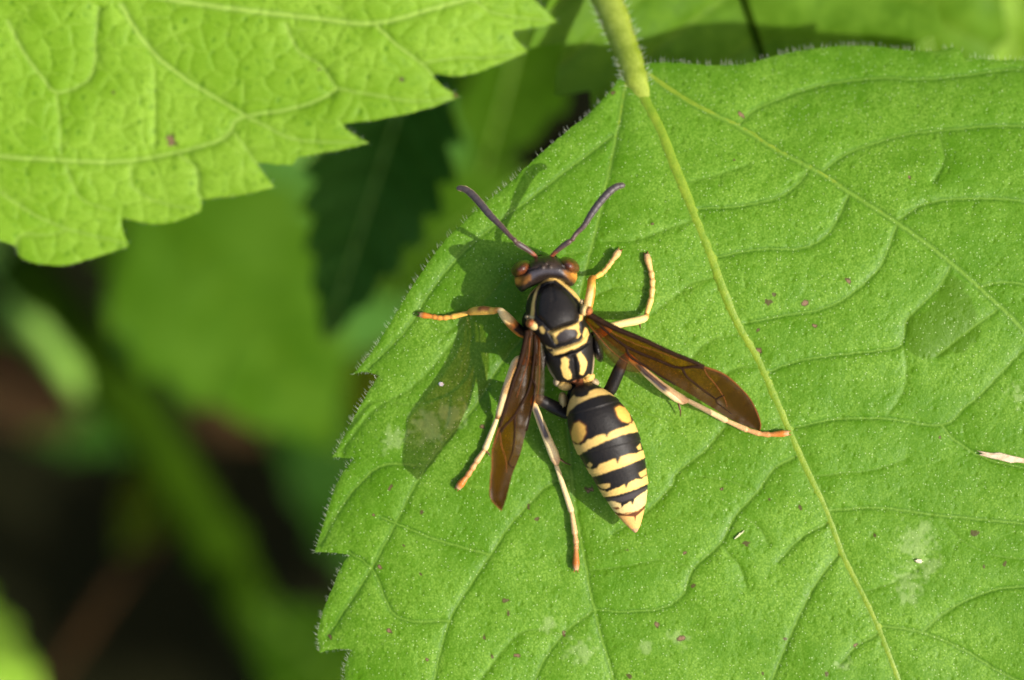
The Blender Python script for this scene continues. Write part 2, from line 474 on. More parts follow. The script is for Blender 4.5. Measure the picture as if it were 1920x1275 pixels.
out_main = outline_curve([
    [(1192, 128), (1165, 143), (1140, 175), (1105, 212), (1058, 250), (1000, 300), (950, 348), (900, 388), (862, 424), (830, 456), (800, 498), (768, 545), (735, 600), (705, 648), (690, 668), (663, 701)],
    [(663, 701), (684, 697), (710, 704)],
    [(710, 704), (688, 738), (664, 782), (640, 826), (623, 858)],
    [(623, 858), (640, 858), (664, 860)],
    [(664, 860), (645, 882), (630, 912), (612, 962), (590, 1036)],
    [(590, 1036), (622, 1036), (655, 1040)],
    [(655, 1040), (640, 1062), (620, 1110), (604, 1150), (596, 1190), (599, 1224)],
    [(599, 1224), (628, 1217), (660, 1218)],
    [(660, 1218), (648, 1244), (645, 1275), (640, 1330), (650, 1400)],
    [(650, 1400), (680, 1393), (705, 1396)],
    [(705, 1396), (700, 1460), (730, 1560)], [(730, 1560), (765, 1550), (790, 1556)],
    [(790, 1556), (800, 1630), (860, 1730)], [(860, 1730), (895, 1716), (920, 1720)],
    [(920, 1720), (950, 1800), (1040, 1890)], [(1040, 1890), (1075, 1870), (1100, 1872)],
    [(1100, 1872), (1180, 1960), (1320, 2040)], [(1320, 2040), (1350, 2015), (1380, 2018)],
    [(1380, 2018), (1560, 2120), (1760, 2170), (2010, 2240)],
    [(2010, 2240), (2070, 2090), (2120, 1960)], [(2120, 1960), (2095, 1935), (2100, 1910)],
    [(2100, 1910), (2160, 1790), (2210, 1640)], [(2210, 1640), (2185, 1615), (2186, 1590)],
    [(2186, 1590), (2230, 1440), (2250, 1290)], [(2250, 1290), (2225, 1265), (2225, 1240)],
    [(2225, 1240), (2265, 1080), (2270, 930)], [(2270, 930), (2245, 910), (2242, 885)],
    [(2242, 885), (2275, 740), (2255, 590)], [(2255, 590), (2230, 578), (2222, 560)],
    [(2222, 560), (2225, 430), (2180, 310)], [(2180, 310), (2158, 305), (2148, 295)],
    [(2148, 295), (2120, 215), (2060, 140)], [(2060, 140), (2045, 150), (2030, 152)],
    [(2030, 152), (1990, 125), (1920, 113), (1870, 112), (1806, 108)],
    [(1806, 108), (1802, 98), (1792, 88)],
    [(1792, 88), (1745, 96), (1700, 93), (1620, 85), (1540, 89), (1450, 105), (1400, 119), (1340, 122), (1262, 117), (1215, 119), (1192, 128)],
])
out_main += 1.6 * np.stack([fbm(out_main[:, 0] / 9, out_main[:, 1] / 9, 60, 2), fbm(out_main[:, 0] / 9, out_main[:, 1] / 9, 70, 2)], 1)

out_main[:, 0] = np.where(out_main[:, 0] > 2000, 2000 + (out_main[:, 0] - 2000) * 0.35, out_main[:, 0])     # rim out of view pulled in, shaped to let sunlight reach the leaves below

MID = [(1188, 138), (1212, 195), (1240, 250), (1275, 340), (1300, 402), (1340, 500), (1380, 600), (1420, 672), (1450, 740), (1480, 808), (1502, 858), (1550, 958), (1580, 1040), (1640, 1162), (1685, 1275), (1760, 1480), (1880, 1850), (2000, 2220)]
RLAT = [(1200, 130), (1290, 190), (1390, 240), (1450, 278), (1540, 326), (1600, 366), (1680, 416), (1780, 490), (1850, 552), (1920, 622), (2040, 780), (2130, 960), (2200, 1180)]
LLAT = [(1176, 142), (1158, 245), (1140, 330), (1120, 420), (1100, 500), (1084, 570), (1066, 680), (1062, 780), (1070, 870), (1080, 960), (1098, 1060), (1114, 1140), (1150, 1272), (1220, 1480)]
main_veins = [(MID, 8, 1.0), (RLAT, 5, 1.0), (LLAT, 4, 0.9)]
SEC = [
    [(1385, 233), (1415, 206), (1450, 190), (1530, 162), (1640, 147), (1720, 149), (1800, 143), (1900, 130), (1990, 140)],
    [(1545, 320), (1575, 296), (1610, 279), (1700, 252), (1790, 243), (1890, 236), (2050, 250), (2150, 290)],
    [(1685, 412), (1730, 384), (1800, 373), (1920, 378), (2080, 420), (2250, 480)],
    [(1838, 540), (1870, 530), (1925, 535), (2080, 580), (2280, 640)],
    [(1515, 318), (1496, 345), (1460, 370), (1390, 386), (1310, 392)],
    [(1592, 364), (1570, 410), (1545, 446), (1500, 466), (1420, 468), (1343, 482)],
    [(1683, 420), (1660, 478), (1640, 512), (1590, 555), (1540, 580), (1480, 590), (1395, 606)],
    [(1782, 500), (1762, 535), (1724, 575), (1700, 600), (1695, 630), (1680, 652), (1600, 662), (1500, 676), (1434, 700)],
    [(1868, 582), (1830, 610), (1790, 640), (1756, 668)],
    [(1918, 655), (1840, 738), (1810, 762), (1765, 797), (1660, 785), (1560, 787), (1486, 803)],
    [(1765, 797), (1792, 826), (1850, 860), (1930, 880)],
    [(1557, 957), (1645, 952), (1760, 966), (1930, 984), (2100, 1010), (2350, 1000)],
    [(1647, 1172), (1730, 1186), (1810, 1220), (1912, 1277), (2100, 1330), (2300, 1400)],
    [(1730, 1184), (1785, 1140), (1860, 1107), (1930, 1098)],
    [(1490, 857), (1450, 880), (1420, 922), (1380, 966), (1350, 1020), (1300, 1066), (1280, 1115), (1240, 1140), (1170, 1147), (1115, 1142)],
    [(1572, 1040), (1535, 1086), (1500, 1152), (1450, 1268), (1400, 1400)],
    [(1556, 978), (1500, 1010), (1460, 1052)],
    [(1645, 1190), (1605, 1212), (1575, 1245)],
    [(1360, 800), (1320, 846), (1270, 886), (1258, 912), (1205, 965), (1150, 1000)],
    [(1110, 1145), (1050, 1196), (1004, 1272), (980, 1380)],
    [(1074, 895), (1025, 912), (960, 980), (920, 1040), (870, 1115), (840, 1172), (815, 1272), (800, 1400)],
    [(1008, 600), (940, 682), (890, 762), (820, 846), (780, 906), (740, 985), (690, 1076), (614, 1192)],
    [(795, 873), (720, 872), (675, 906), (640, 950), (600, 1020)],
    [(920, 1040), (820, 1012), (715, 970)],
    [(845, 1165), (745, 1156), (700, 1070), (656, 1036)],
    [(1148, 255), (1080, 306), (1000, 368), (940, 412), (870, 472), (812, 540), (760, 620), (690, 690)],
    [(1112, 470), (1060, 476)],
    [(985, 480), (930, 540), (880, 600), (850, 640), (780, 720), (700, 770), (640, 846)],
    [(805, 608), (836, 622), (880, 590)],
    [(765, 760), (700, 752), (655, 800)],
    [(1085, 570), (1150, 540), (1200, 545)],
    [(1105, 690), (1180, 760), (1260, 790)],
    [(1275, 345), (1340, 330), (1400, 310)],
    [(1310, 410), (1250, 430), (1190, 450), (1130, 452)],
    [(1350, 520), (1300, 530), (1260, 560), (1220, 590)],
    [(1430, 690), (1380, 690), (1340, 720)],
    [(1395, 625), (1330, 640), (1290, 680)],
    [(1060, 1190), (1000, 1180), (960, 1200), (900, 1275)],
    [(1420, 920), (1360, 900), (1300, 890)],
    [(1380, 965), (1420, 985), (1440, 1020)],
    [(1520, 895), (1570, 888), (1640, 880), (1700, 860)],
    [(1615, 1110), (1680, 1090), (1740, 1050)],
    [(1760, 966), (1800, 1010), (1860, 1040), (1930, 1050)],
    [(1690, 640), (1700, 690), (1690, 740), (1660, 785)],
    [(1300, 1066), (1240, 1050), (1180, 1060), (1105, 1070)],
    [(1350, 1022), (1385, 1060), (1400, 1100)],
    [(1760, 250), (1770, 300), (1750, 340)],
]
main_veins += [(s, 2.5, 0.85) for s in SEC[:26]] + [(s, 1.9, 0.55) for s in SEC[26:]]
sp = [(1443, 566, 9), (1450, 553, 6), (1510, 568, 8), (1590, 527, 7), (1423, 657, 7), (1390, 214, 7), (1420, 620, 4), (1528, 610, 5), (905, 800, 6), (732, 913, 6), (791, 960, 5), (700, 966, 4),
      (757, 1023, 4), (712, 1062, 5), (790, 1077, 4), (946, 1125, 8), (953, 1149, 7), (908, 1194, 6), (731, 1183, 7), (617, 1192, 6), (923, 1231, 6), (801, 1237, 4), (968, 1229, 7), (1057, 1189, 6),
      (1107, 917, 9), (992, 951, 5), (1005, 974, 5), (1175, 1031, 4), (1232, 1171, 8), (1276, 1198, 8), (1300, 1097, 5), (1400, 1019, 8), (1283, 1036, 5), (1353, 917, 5), (1443, 938, 5), (1500, 951, 5), (1474, 1198, 5),
      (1604, 1209, 5), (1639, 1004, 5), (1827, 1000, 9), (1845, 1062, 4), (1884, 1056, 5), (1550, 1265, 6), (1430, 1262, 5), (1180, 1268, 6), (1222, 420, 4), (1377, 300, 4), (1150, 175, 6), (1705, 332, 4), (1762, 820, 3)]
pales = [(735, 826, 22), (800, 800, 34), (850, 775, 30), (1720, 1010, 34), (1700, 1095, 30), (1745, 1060, 22), (1270, 1195, 20), (1090, 1220, 26), (1585, 1248, 16), (1030, 1170, 14), (1210, 1215, 14), (1910, 740, 20)]
wet = [np.array([(1790, 508), (1812, 540), (1830, 590), (1838, 625), (1820, 655), (1770, 668), (1740, 676), (1708, 664), (1694, 630), (1697, 596), (1730, 585), (1752, 560), (1770, 530)], float)]  # outline of a darker, more saturated green patch

LEAF_O = P(1188, 140, z_main(1188, 140)).reshape(3)
leaf = thing('leaf', 'broad green toothed leaf carrying the wasp, with yellow-green midrib and tiny brown spots', 'leaf', LEAF_O)
gx = axis_grid([(570, 2.1), (1960, 2.1), (2040, 6), (2500, 14)])
gy = axis_grid([(70, 2.1), (1310, 2.1), (1400, 6), (2280, 14)])
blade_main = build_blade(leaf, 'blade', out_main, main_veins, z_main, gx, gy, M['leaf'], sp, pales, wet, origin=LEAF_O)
vein_tube(leaf, 'midrib', MID, 13, 5.0, z_main, M['vein'], LEAF_O, lift=-0.01, flat=0.5)
vein_tube(leaf, 'side_vein', RLAT, 7.0, 2.5, z_main, M['vein'], LEAF_O, lift=-0.05, flat=0.55)
vein_tube(leaf, 'side_vein', LLAT, 6.5, 2.2, z_main, M['vein'], LEAF_O, lift=-0.05, flat=0.5)
margin_hairs(leaf, out_main, z_main, LEAF_O, 6.0, (5, 11), lo=(560, 60), hi=(1960, 1330), slant=(-0.15, -0.25))

def main_surface(x, y):
    """approximate top of the blade including its puffed panels"""
    return z_main(np.asarray(x, float), np.asarray(y, float)) + 0.30

# petiole
pc = catmull([(1222, 216), (1208, 185), (1196, 160), (1188, 138), (1178, 105), (1160, 55), (1138, 0), (1105, -75), (1060, -190), (1000, -330)], 6)
pt = np.linspace(0, 1, len(pc))
dd = np.hypot(pc[:, 0] - 1192, pc[:, 1] - 150)
pr = np.where(pc[:, 1] > 150, np.interp(dd, [0, 20, 45, 75], [24, 21, 16, 11]), np.interp(dd, [0, 20, 60, 150, 300, 600], [24, 25, 26, 30, 32, 35]))
pz = np.where(pc[:, 1] > 140, z_main(pc[:, 0], pc[:, 1]) + 0.10 - np.clip((pc[:, 1] - 150) / 70, 0, 1) * 0.25 - 0.25, z_main(np.full(len(pc), 1188.0), np.full(len(pc), 140.0)) - 0.15 - np.clip(140 - pc[:, 1], 0, 999) * 0.026)
v, f = tube(P(pc[:, 0], pc[:, 1], pz), pr * (1 + 0.06 * vnoise(pt * 40, pt * 0, 8)) * K * 0.001, 20, 0.75)
mesh_obj('petiole', v, f, M['petiole'], leaf, origin=LEAF_O)
for sgn in (-1, 1):
    pass
vs, fs = [], []
for i in range(150):
    k = random.randrange(8, len(pc) - 30)
    tx, ty = pc[k + 1] - pc[k - 1]; L = math.hypot(tx, ty); nx, ny = -ty / L, tx / L
    u = random.choice((-1, 1)) * random.uniform(0.75, 0.98)
    b = P(pc[k, 0] + nx * pr[k] * u, pc[k, 1] + ny * pr[k] * u, pz[k] + pr[k] * K * 0.85 * math.sqrt(1 - u * u))
    e = P(pc[k, 0] + nx * (pr[k] * u + 11 * np.sign(u)) + random.uniform(-4, 4), pc[k, 1] + ny * (pr[k] * u + 10 * np.sign(u)) - random.uniform(0, 8), pz[k] + pr[k] * K * 0.85 * math.sqrt(1 - u * u) + 0.1)
    v, f = tube(np.vstack([b, (b + e) / 2, e]), np.array([0.022, 0.016, 0.004]) * 0.001, 3)
    o0 = sum(len(q) for q in vs); vs.append(v); fs += [[j + o0 for j in q] for q in f]
h = mesh_obj('petiole_hair', np.vstack(vs), fs, M['hair'], leaf, origin=LEAF_O); h['kind'] = 'stuff'

# ---- yellow-green neighbour leaf, upper left --------------------------------
def z_nb(x, y):
    x = np.asarray(x, float); y = np.asarray(y, float)
    return -7.5 + 0.004 * (200 - y) - 3 * np.clip((x - 650) / 400, 0, 2) ** 2 * 0.6 - 8 * np.clip((-x) / 600, 0, 3) ** 2 + 0.4 * fbm(x / 300, y / 300, 9, 2)

out_nb = outline_curve([
    [(1300, -520), (1230, -300), (1180, -120)], [(1180, -120), (1110, -60), (1060, -20), (990, -12)],
    [(990, -12), (1015, 12), (1046, 41)],
    [(1046, 41), (1005, 52), (955, 58)],
    [(955, 58), (972, 78), (991, 97)],
    [(991, 97), (940, 118), (870, 142), (808, 138)],
    [(808, 138), (828, 160), (861, 181)],
    [(861, 181), (800, 204), (720, 222), (640, 233)],
    [(640, 233), (660, 250), (692, 268)],
    [(692, 268), (640, 281), (600, 288), (556, 294)],
    [(556, 294), (553, 302), (546, 309)],
    [(546, 309), (515, 308), (480, 304)],
    [(480, 304), (495, 326), (514, 350)],
    [(514, 350), (460, 364), (415, 370), (376, 374)],
    [(376, 374), (378, 384), (378, 396)],
    [(378, 396), (330, 414), (290, 420), (226, 408)],
    [(226, 408), (230, 432), (241, 461)],
    [(241, 461), (180, 482), (120, 497), (70, 494), (38, 482), (28, 462), (0, 452), (-60, 440), (-130, 452)],
    [(-130, 452), (-150, 420), (-160, 400)], [(-160, 400), (-300, 390), (-420, 350)],
    [(-420, 350), (-420, 320), (-415, 300)], [(-415, 300), (-600, 220), (-760, 90)],
    [(-760, 90), (-860, -60), (-900, -240)], [(-900, -240), (-700, -420), (-300, -560)],
    [(-300, -560), (100, -640), (500, -660)], [(500, -660), (900, -620), (1300, -520)],
])
out_nb += 1.6 * np.stack([fbm(out_nb[:, 0] / 9, out_nb[:, 1] / 9, 61, 2), fbm(out_nb[:, 0] / 9, out_nb[:, 1] / 9, 71, 2)], 1)
nbv = [([(-700, -60), (-300, -70), (120, -40), (300, -5), (420, 14), (600, 35), (700, 44), (800, 20), (890, -6), (1050, -60)], 7, 1.0),
       ([(-620, 60), (-300, 200), (-80, 280), (0, 293), (110, 300), (220, 303), (330, 286), (420, 258), (450, 222), (540, 205), (600, 186), (632, 165)], 5, 0.95),
       ([(228, 10), (262, 66), (300, 110), (350, 150), (400, 180), (460, 217)], 5, 0.95),
       ([(15, 40), (40, 90), (75, 140), (105, 172), (150, 160), (175, 130), (180, 60), (186, 15)], 3.6, 0.8),
       ([(105, 172), (112, 230), (116, 298)], 3, 0.6),
       ([(535, 45), (560, 95), (600, 122), (630, 165)], 3.4, 0.75),
       ([(632, 165), (700, 178), (780, 190), (850, 182)], 3.2, 0.7),
       ([(708, 50), (745, 85), (790, 118), (815, 145)], 3.8, 0.85),
       ([(790, 118), (860, 108), (920, 108), (985, 98)], 3, 0.7),
       ([(460, 217), (505, 240), (560, 262), (690, 268)], 3.4, 0.75),
       ([(440, 250), (470, 290), (500, 330)], 3, 0.6),
       ([(330, 286), (370, 320), (376, 372), (440, 366)], 3, 0.6),
       ([(245, 303), (250, 350), (300, 380), (376, 392)], 3, 0.6),
       ([(120, 300), (150, 370), (210, 395)], 3, 0.6),
       ([(0, 360), (60, 400), (130, 430), (235, 455)], 3, 0.7),
       ([(30, 460), (40, 440), (90, 440), (130, 430)], 3, 0.6),
       ([(890, 0), (930, 25), (1040, 40)], 3, 0.7),
       ([(290, 130), (290, 200), (290, 290)], 2.4, 0.45)]
NB_O = P(-700, -60, z_nb(-700, -60)).reshape(3)
nb = thing('leaf', 'bright yellow-green jagged leaf with deep veins and one dark brown speck', 'leaf', NB_O)
gx = axis_grid([(-920, 20), (-60, 6), (0, 3), (1060, 3), (1320, 14)])
gy = axis_grid([(-700, 20), (-60, 6), (0, 3), (520, 3)])
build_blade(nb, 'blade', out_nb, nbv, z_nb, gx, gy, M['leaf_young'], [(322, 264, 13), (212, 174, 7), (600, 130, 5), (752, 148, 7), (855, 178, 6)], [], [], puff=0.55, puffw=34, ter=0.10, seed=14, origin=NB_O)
vein_tube(nb, 'midrib', nbv[0][0], 12, 3, z_nb, M['vein_thin'], NB_O, lift=-0.12, flat=0.7)
vein_tube(nb, 'side_vein', nbv[1][0], 6, 2.5, z_nb, M['vein_thin'], NB_O, lift=-0.06, flat=0.6)
vein_tube(nb, 'side_vein', nbv[2][0], 6, 4, z_nb, M['vein_thin'], NB_O, lift=-0.06, flat=0.6)
margin_hairs(nb, out_nb, z_nb, NB_O, 9.0, (5, 9), lo=(-20, -20), hi=(1060, 520))

# ------------------------------------------------------------------ leaves and stems further down (out of focus)
def under_leaf(label, base, tip, width, mat, teeth=7, depth=0.35, fold=0.25, bend=0.0, droop=3.0, group=None, roll=0.0, pet=None, shape=0.42, vmat=None):
    """ovate toothed leaf from base (px,py,z) to tip; width in px at widest; parts: blade, midrib, side veins, petiole."""
    b = np.array(base, float); t = np.array(tip, float)
    L = math.hypot(*(t - b)[:2]); ax = (t - b)[:2] / L; pe = np.array([-ax[1], ax[0]])
    nu, nv = 90, 34
    u = np.linspace(0, 1, nu); w = np.linspace(-1, 1, nv)
    U, W = np.meshgrid(u, w, indexing='ij')
    prof = np.sin(np.pi * np.clip(U, 0, 1) ** (math.log(0.5) / math.log(shape))) ** 0.8
    prof = prof * (1 - 0.25 * U) / 0.9
    ph = U * teeth
    saw = (ph - np.floor(ph))
    tooth = 1 + depth * 0.55 * (saw - 0.5) * np.abs(W) ** 6
    half = width / 2 * prof * tooth
    sw = 0.10 * np.abs(W) ** 1.5        # side veins run forward
    along = (U + sw * prof * (1 - U)) * L
    x = b[0] + ax[0] * along + pe[0] * (half * W + bend * L * np.sin(np.pi * U))
    y = b[1] + ax[1] * along + pe[1] * (half * W + bend * L * np.sin(np.pi * U))
    ribs = np.abs(((U - 0.10 * np.abs(W)) * 9) % 1 - 0.5) * 2      # 1 at rib
    z = b[2] + (t[2] - b[2]) * U - droop * U ** 2 + fold * np.abs(W) * half * K + roll * W * half * K \
        - 0.5 * (ribs ** 6) * (prof > 0.05) + 0.8 * fbm(x / 120, y / 120, int(abs(b[0])) % 13, 3)
    vein = np.maximum(np.exp(-(W * half / 5) ** 2), 0.7 * ribs ** 12)
    V = P(x, y, z).reshape(-1, 3)
    idx = np.arange(nu * nv).reshape(nu, nv)
    F = np.stack([idx[:-1, :-1], idx[1:, :-1], idx[1:, 1:], idx[:-1, 1:]], -1).reshape(-1, 4)
    O = P(*b)
    root = thing('leaf', label, 'leaf', O, group)
    mesh_obj('blade', V, F, mat, root, attrs={'vein': vein.ravel()}, origin=O)
    mid = V.reshape(nu, nv, 3)[:, nv // 2]
    mid = (mid + V.reshape(nu, nv, 3)[:, nv // 2 - 1]) / 2
    v, f = tube(mid, np.linspace(max(5, width * 0.018), 2, nu) * K * 0.001, 8)
    mesh_obj('midrib', v, f, vmat or M['vein_thin'], root, origin=O)
    if pet is not None:
        q = catmull([tuple(base)] + list(pet), 12)
        pp = P(q[:, 0], q[:, 1], q[:, 2])
        v, f = tube(pp, np.linspace(max(6, width * 0.02), max(9, width * 0.03), len(pp)) * K * 0.001, 8)
        mesh_obj('petiole', v, f, M['stem'], root, origin=O)
    return root

def stem(label, pts, r0, r1, mat, cat='stem', nodes=(0.3, 0.62)):
    q = catmull(pts, 12)
    n = len(q); t = np.linspace(0, 1, n)
    r = r0 * (1 - t) + r1 * t
    for c in nodes: r = r * (1 + 0.28 * np.exp(-((t - c) / 0.02) ** 2))
    pp = P(q[:, 0], q[:, 1], q[:, 2])
    v, f = tube(pp, r * K * 0.001, 14)
    o = mesh_obj('plant_stem', v, f, mat, origin=pp[-1])
    o['label'] = label; o['category'] = cat
    return o

# upper right, just below the big leaf
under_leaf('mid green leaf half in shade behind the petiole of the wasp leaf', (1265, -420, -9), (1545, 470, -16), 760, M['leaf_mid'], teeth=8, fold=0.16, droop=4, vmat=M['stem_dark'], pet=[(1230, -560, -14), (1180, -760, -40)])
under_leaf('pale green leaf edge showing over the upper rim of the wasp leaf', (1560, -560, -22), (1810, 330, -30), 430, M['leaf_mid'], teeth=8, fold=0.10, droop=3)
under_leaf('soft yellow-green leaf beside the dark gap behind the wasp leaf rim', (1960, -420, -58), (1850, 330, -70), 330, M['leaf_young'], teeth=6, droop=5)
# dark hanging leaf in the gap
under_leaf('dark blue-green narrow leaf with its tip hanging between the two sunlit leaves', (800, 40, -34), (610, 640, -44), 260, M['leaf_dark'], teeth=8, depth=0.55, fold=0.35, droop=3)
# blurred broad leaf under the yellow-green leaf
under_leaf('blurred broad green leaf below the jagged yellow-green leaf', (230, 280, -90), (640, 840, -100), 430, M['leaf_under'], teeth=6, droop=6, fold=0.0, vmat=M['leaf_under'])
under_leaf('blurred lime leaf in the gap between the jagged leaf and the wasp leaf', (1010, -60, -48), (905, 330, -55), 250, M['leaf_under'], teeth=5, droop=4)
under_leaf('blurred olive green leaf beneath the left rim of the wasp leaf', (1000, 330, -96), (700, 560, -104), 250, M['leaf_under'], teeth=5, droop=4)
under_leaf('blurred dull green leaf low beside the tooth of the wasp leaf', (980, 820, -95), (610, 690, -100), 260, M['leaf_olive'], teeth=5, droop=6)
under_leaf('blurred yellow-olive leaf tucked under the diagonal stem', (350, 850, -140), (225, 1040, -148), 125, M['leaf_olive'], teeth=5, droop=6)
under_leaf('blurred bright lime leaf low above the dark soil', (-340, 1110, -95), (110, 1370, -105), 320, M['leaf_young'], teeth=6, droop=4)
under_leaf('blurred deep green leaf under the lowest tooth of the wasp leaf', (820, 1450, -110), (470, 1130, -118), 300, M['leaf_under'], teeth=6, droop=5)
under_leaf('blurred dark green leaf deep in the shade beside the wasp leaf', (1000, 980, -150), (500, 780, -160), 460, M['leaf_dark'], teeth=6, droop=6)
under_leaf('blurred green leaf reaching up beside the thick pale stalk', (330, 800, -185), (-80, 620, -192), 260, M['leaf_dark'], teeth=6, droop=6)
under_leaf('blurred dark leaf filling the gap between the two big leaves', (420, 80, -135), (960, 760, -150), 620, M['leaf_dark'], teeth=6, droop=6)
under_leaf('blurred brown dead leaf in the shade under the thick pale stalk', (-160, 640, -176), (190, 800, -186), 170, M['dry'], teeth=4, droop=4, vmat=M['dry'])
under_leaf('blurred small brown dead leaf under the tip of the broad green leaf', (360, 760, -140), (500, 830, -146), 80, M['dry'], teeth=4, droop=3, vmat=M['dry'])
stem('blurred brown dead stem crossing the dark gap above the soil', [(60, 1330, -150), (200, 1120, -160), (330, 960, -172), (380, 900, -200), (390, 890, -229)], 26, 22, M['dry'])
stem('thick pale green stalk with rounded lower end below the jagged leaf', [(-120, 260, -103), (-40, 430, -105), (50, 580, -107), (130, 700, -110), (158, 740, -130), (165, 752, -180), (168, 756, -228)], 50, 40, M['stem'])
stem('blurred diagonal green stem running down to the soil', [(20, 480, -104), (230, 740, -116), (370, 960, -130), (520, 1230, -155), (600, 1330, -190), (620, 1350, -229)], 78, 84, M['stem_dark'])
stem('short yellowish stem in the gap beside the petiole', [(1080, -220, -40), (1065, -80, -52), (1040, 40, -66), (1010, 160, -110), (1000, 200, -228)], 40, 34, M['leaf_olive'])

# undergrowth leaves added out of view to shade the soil and fill side views
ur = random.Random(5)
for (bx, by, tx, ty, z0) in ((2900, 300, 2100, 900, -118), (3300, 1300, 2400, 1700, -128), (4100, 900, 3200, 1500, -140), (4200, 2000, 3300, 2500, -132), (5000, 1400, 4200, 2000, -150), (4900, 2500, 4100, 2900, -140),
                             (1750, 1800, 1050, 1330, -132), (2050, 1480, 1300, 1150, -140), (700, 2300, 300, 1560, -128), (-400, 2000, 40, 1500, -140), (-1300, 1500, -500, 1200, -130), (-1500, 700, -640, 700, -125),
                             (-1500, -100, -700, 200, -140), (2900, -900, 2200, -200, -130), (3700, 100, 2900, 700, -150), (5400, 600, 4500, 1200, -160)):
    under_leaf('mid green undergrowth leaf added out of view to shade the soil below the wasp leaf', (bx, by, z0), (tx, ty, z0 - 12), ur.uniform(620, 820), M['leaf_under'], teeth=8, fold=0.15, droop=6, group='undergrowth leaves added to shade the soil')

# ------------------------------------------------------------------ the wasp
Z1 = lambda p: (920 + p[0] / 4.553, 460 + p[1] / 4.553)      # coordinates read off enlarged views of the photograph
Z2 = lambda p: (980 + p[0] / 3.864, 680 + p[1] / 3.864)
Z3 = lambda p: (840 + p[0] / 3.1875, 560 + p[1] / 3.1875)
Z4 = lambda p: (1080 + p[0] / 4.552, 560 + p[1] / 4.552)
Z5 = lambda p: (840 + p[0] / 5.544, 330 + p[1] / 5.544)
def zz(fn, pts): return np.array([fn(p) for p in pts], float)

BLACK = np.array([0.007, 0.006, 0.005]); YEL = np.array([0.62, 0.40, 0.11]); CREAM = np.array([0.64, 0.45, 0.17])
ORANGE = np.array([0.50, 0.20, 0.03]); RUST = np.array([0.16, 0.05, 0.015]); BROWN = np.array([0.06, 0.025, 0.012])
PINK = np.array([0.33, 0.25, 0.14]); PALE = np.array([0.66, 0.50, 0.24]); GOLD = np.array([0.64, 0.36, 0.06]); GREY = np.array([0.022, 0.018, 0.018])

def soft_fill(col, x, y, poly, c, edge=1.1, jag=0.0, amount=1.0):
    poly = np.asarray(poly, float)
    lo, hi = poly.min(0) - 6, poly.max(0) + 6
    m = (x > lo[0]) & (x < hi[0]) & (y > lo[1]) & (y < hi[1])
    if not m.any(): return
    xx, yy = x[m], y[m]
    d = seg_dist(xx, yy, poly, True) * np.where(inside(xx, yy, poly), 1, -1)
    if jag: d = d + jag * fbm(xx / 3.0, yy / 3.0, 77, 2)
    w = (sstep(-edge, edge, d) * amount)[:, None]
    col[m] = col[m] * (1 - w) + c * w

def band(upper, lower):
    return np.vstack([upper, lower[::-1]])

def resample(pts, n):
    """smooth interpolation of station rows at n even steps of chord length"""
    pts = np.asarray(pts, float)
    q = []
    ext = np.vstack([2 * pts[0] - pts[1], pts, 2 * pts[-1] - pts[-2]])
    for i in range(1, len(ext) - 2):
        p0, p1, p2, p3 = ext[i - 1:i + 3]
        t = np.linspace(0, 1, 24, endpoint=False)[:, None]
        q.append(0.5 * (2 * p1 + (p2 - p0) * t + (2 * p0 - 5 * p1 + 4 * p2 - p3) * t ** 2 + (3 * p1 - p0 - 3 * p2 + p3) * t ** 3))
    q = np.vstack(q + [pts[-1:]])
    c = (q[:, :2] + q[:, 2:4]) / 2
    s = np.concatenate([[0], np.cumsum(np.hypot(*np.diff(c, axis=0).T) + 1e-6)])
    u = np.linspace(0, s[-1], n)
    idx = np.interp(u, s, np.arange(len(s)))
    return np.stack([np.interp(u, s, q[:, k]) for k in range(q.shape[1])], 1), idx / (len(q) - 1) * (len(pts) - 1)

def loft(stations, n, sides, power=2.0, mod=None):
    """stations: Lx,Ly,Rx,Ry,ztop,zbot -> px grid arrays + faces (closed)."""
    st, si = resample(stations, n)
    th = np.linspace(0, 2 * np.pi, sides, endpoint=False)
    c, s = np.cos(th), np.sin(th)
    c = np.sign(c) * np.abs(c) ** (2 / power); s = np.sign(s) * np.abs(s) ** (2 / power)
    mx, my = (st[:, 0] + st[:, 2]) / 2, (st[:, 1] + st[:, 3]) / 2
    hx, hy = (st[:, 2] - st[:, 0]) / 2, (st[:, 3] - st[:, 1]) / 2
    zc, hz = (st[:, 4] + st[:, 5]) / 2, np.abs(st[:, 4] - st[:, 5]) / 2
    k = np.ones(n) if mod is None else mod(si)
    X = mx[:, None] + (hx * k)[:, None] * c; Y = my[:, None] + (hy * k)[:, None] * c
    Z = zc[:, None] + (hz * k)[:, None] * s
    f = []
    for i in range(n - 1):
        for j in range(sides):
            q = (j + 1) % sides
            f.append([i * sides + j, (i + 1) * sides + j, (i + 1) * sides + q, i * sides + q])
    f.append(list(range(sides))); f.append([(n - 1) * sides + j for j in range(sides)][::-1])
    return X.ravel(), Y.ravel(), Z.ravel(), f, np.repeat(si, sides), np.tile(th, n)

WZ = 0.35     # the blade is this high under the wasp (mm)

class Shell:
    def __init__(s, V, F, col, rough): s.V, s.F, s.col, s.rough = V, F, col, rough

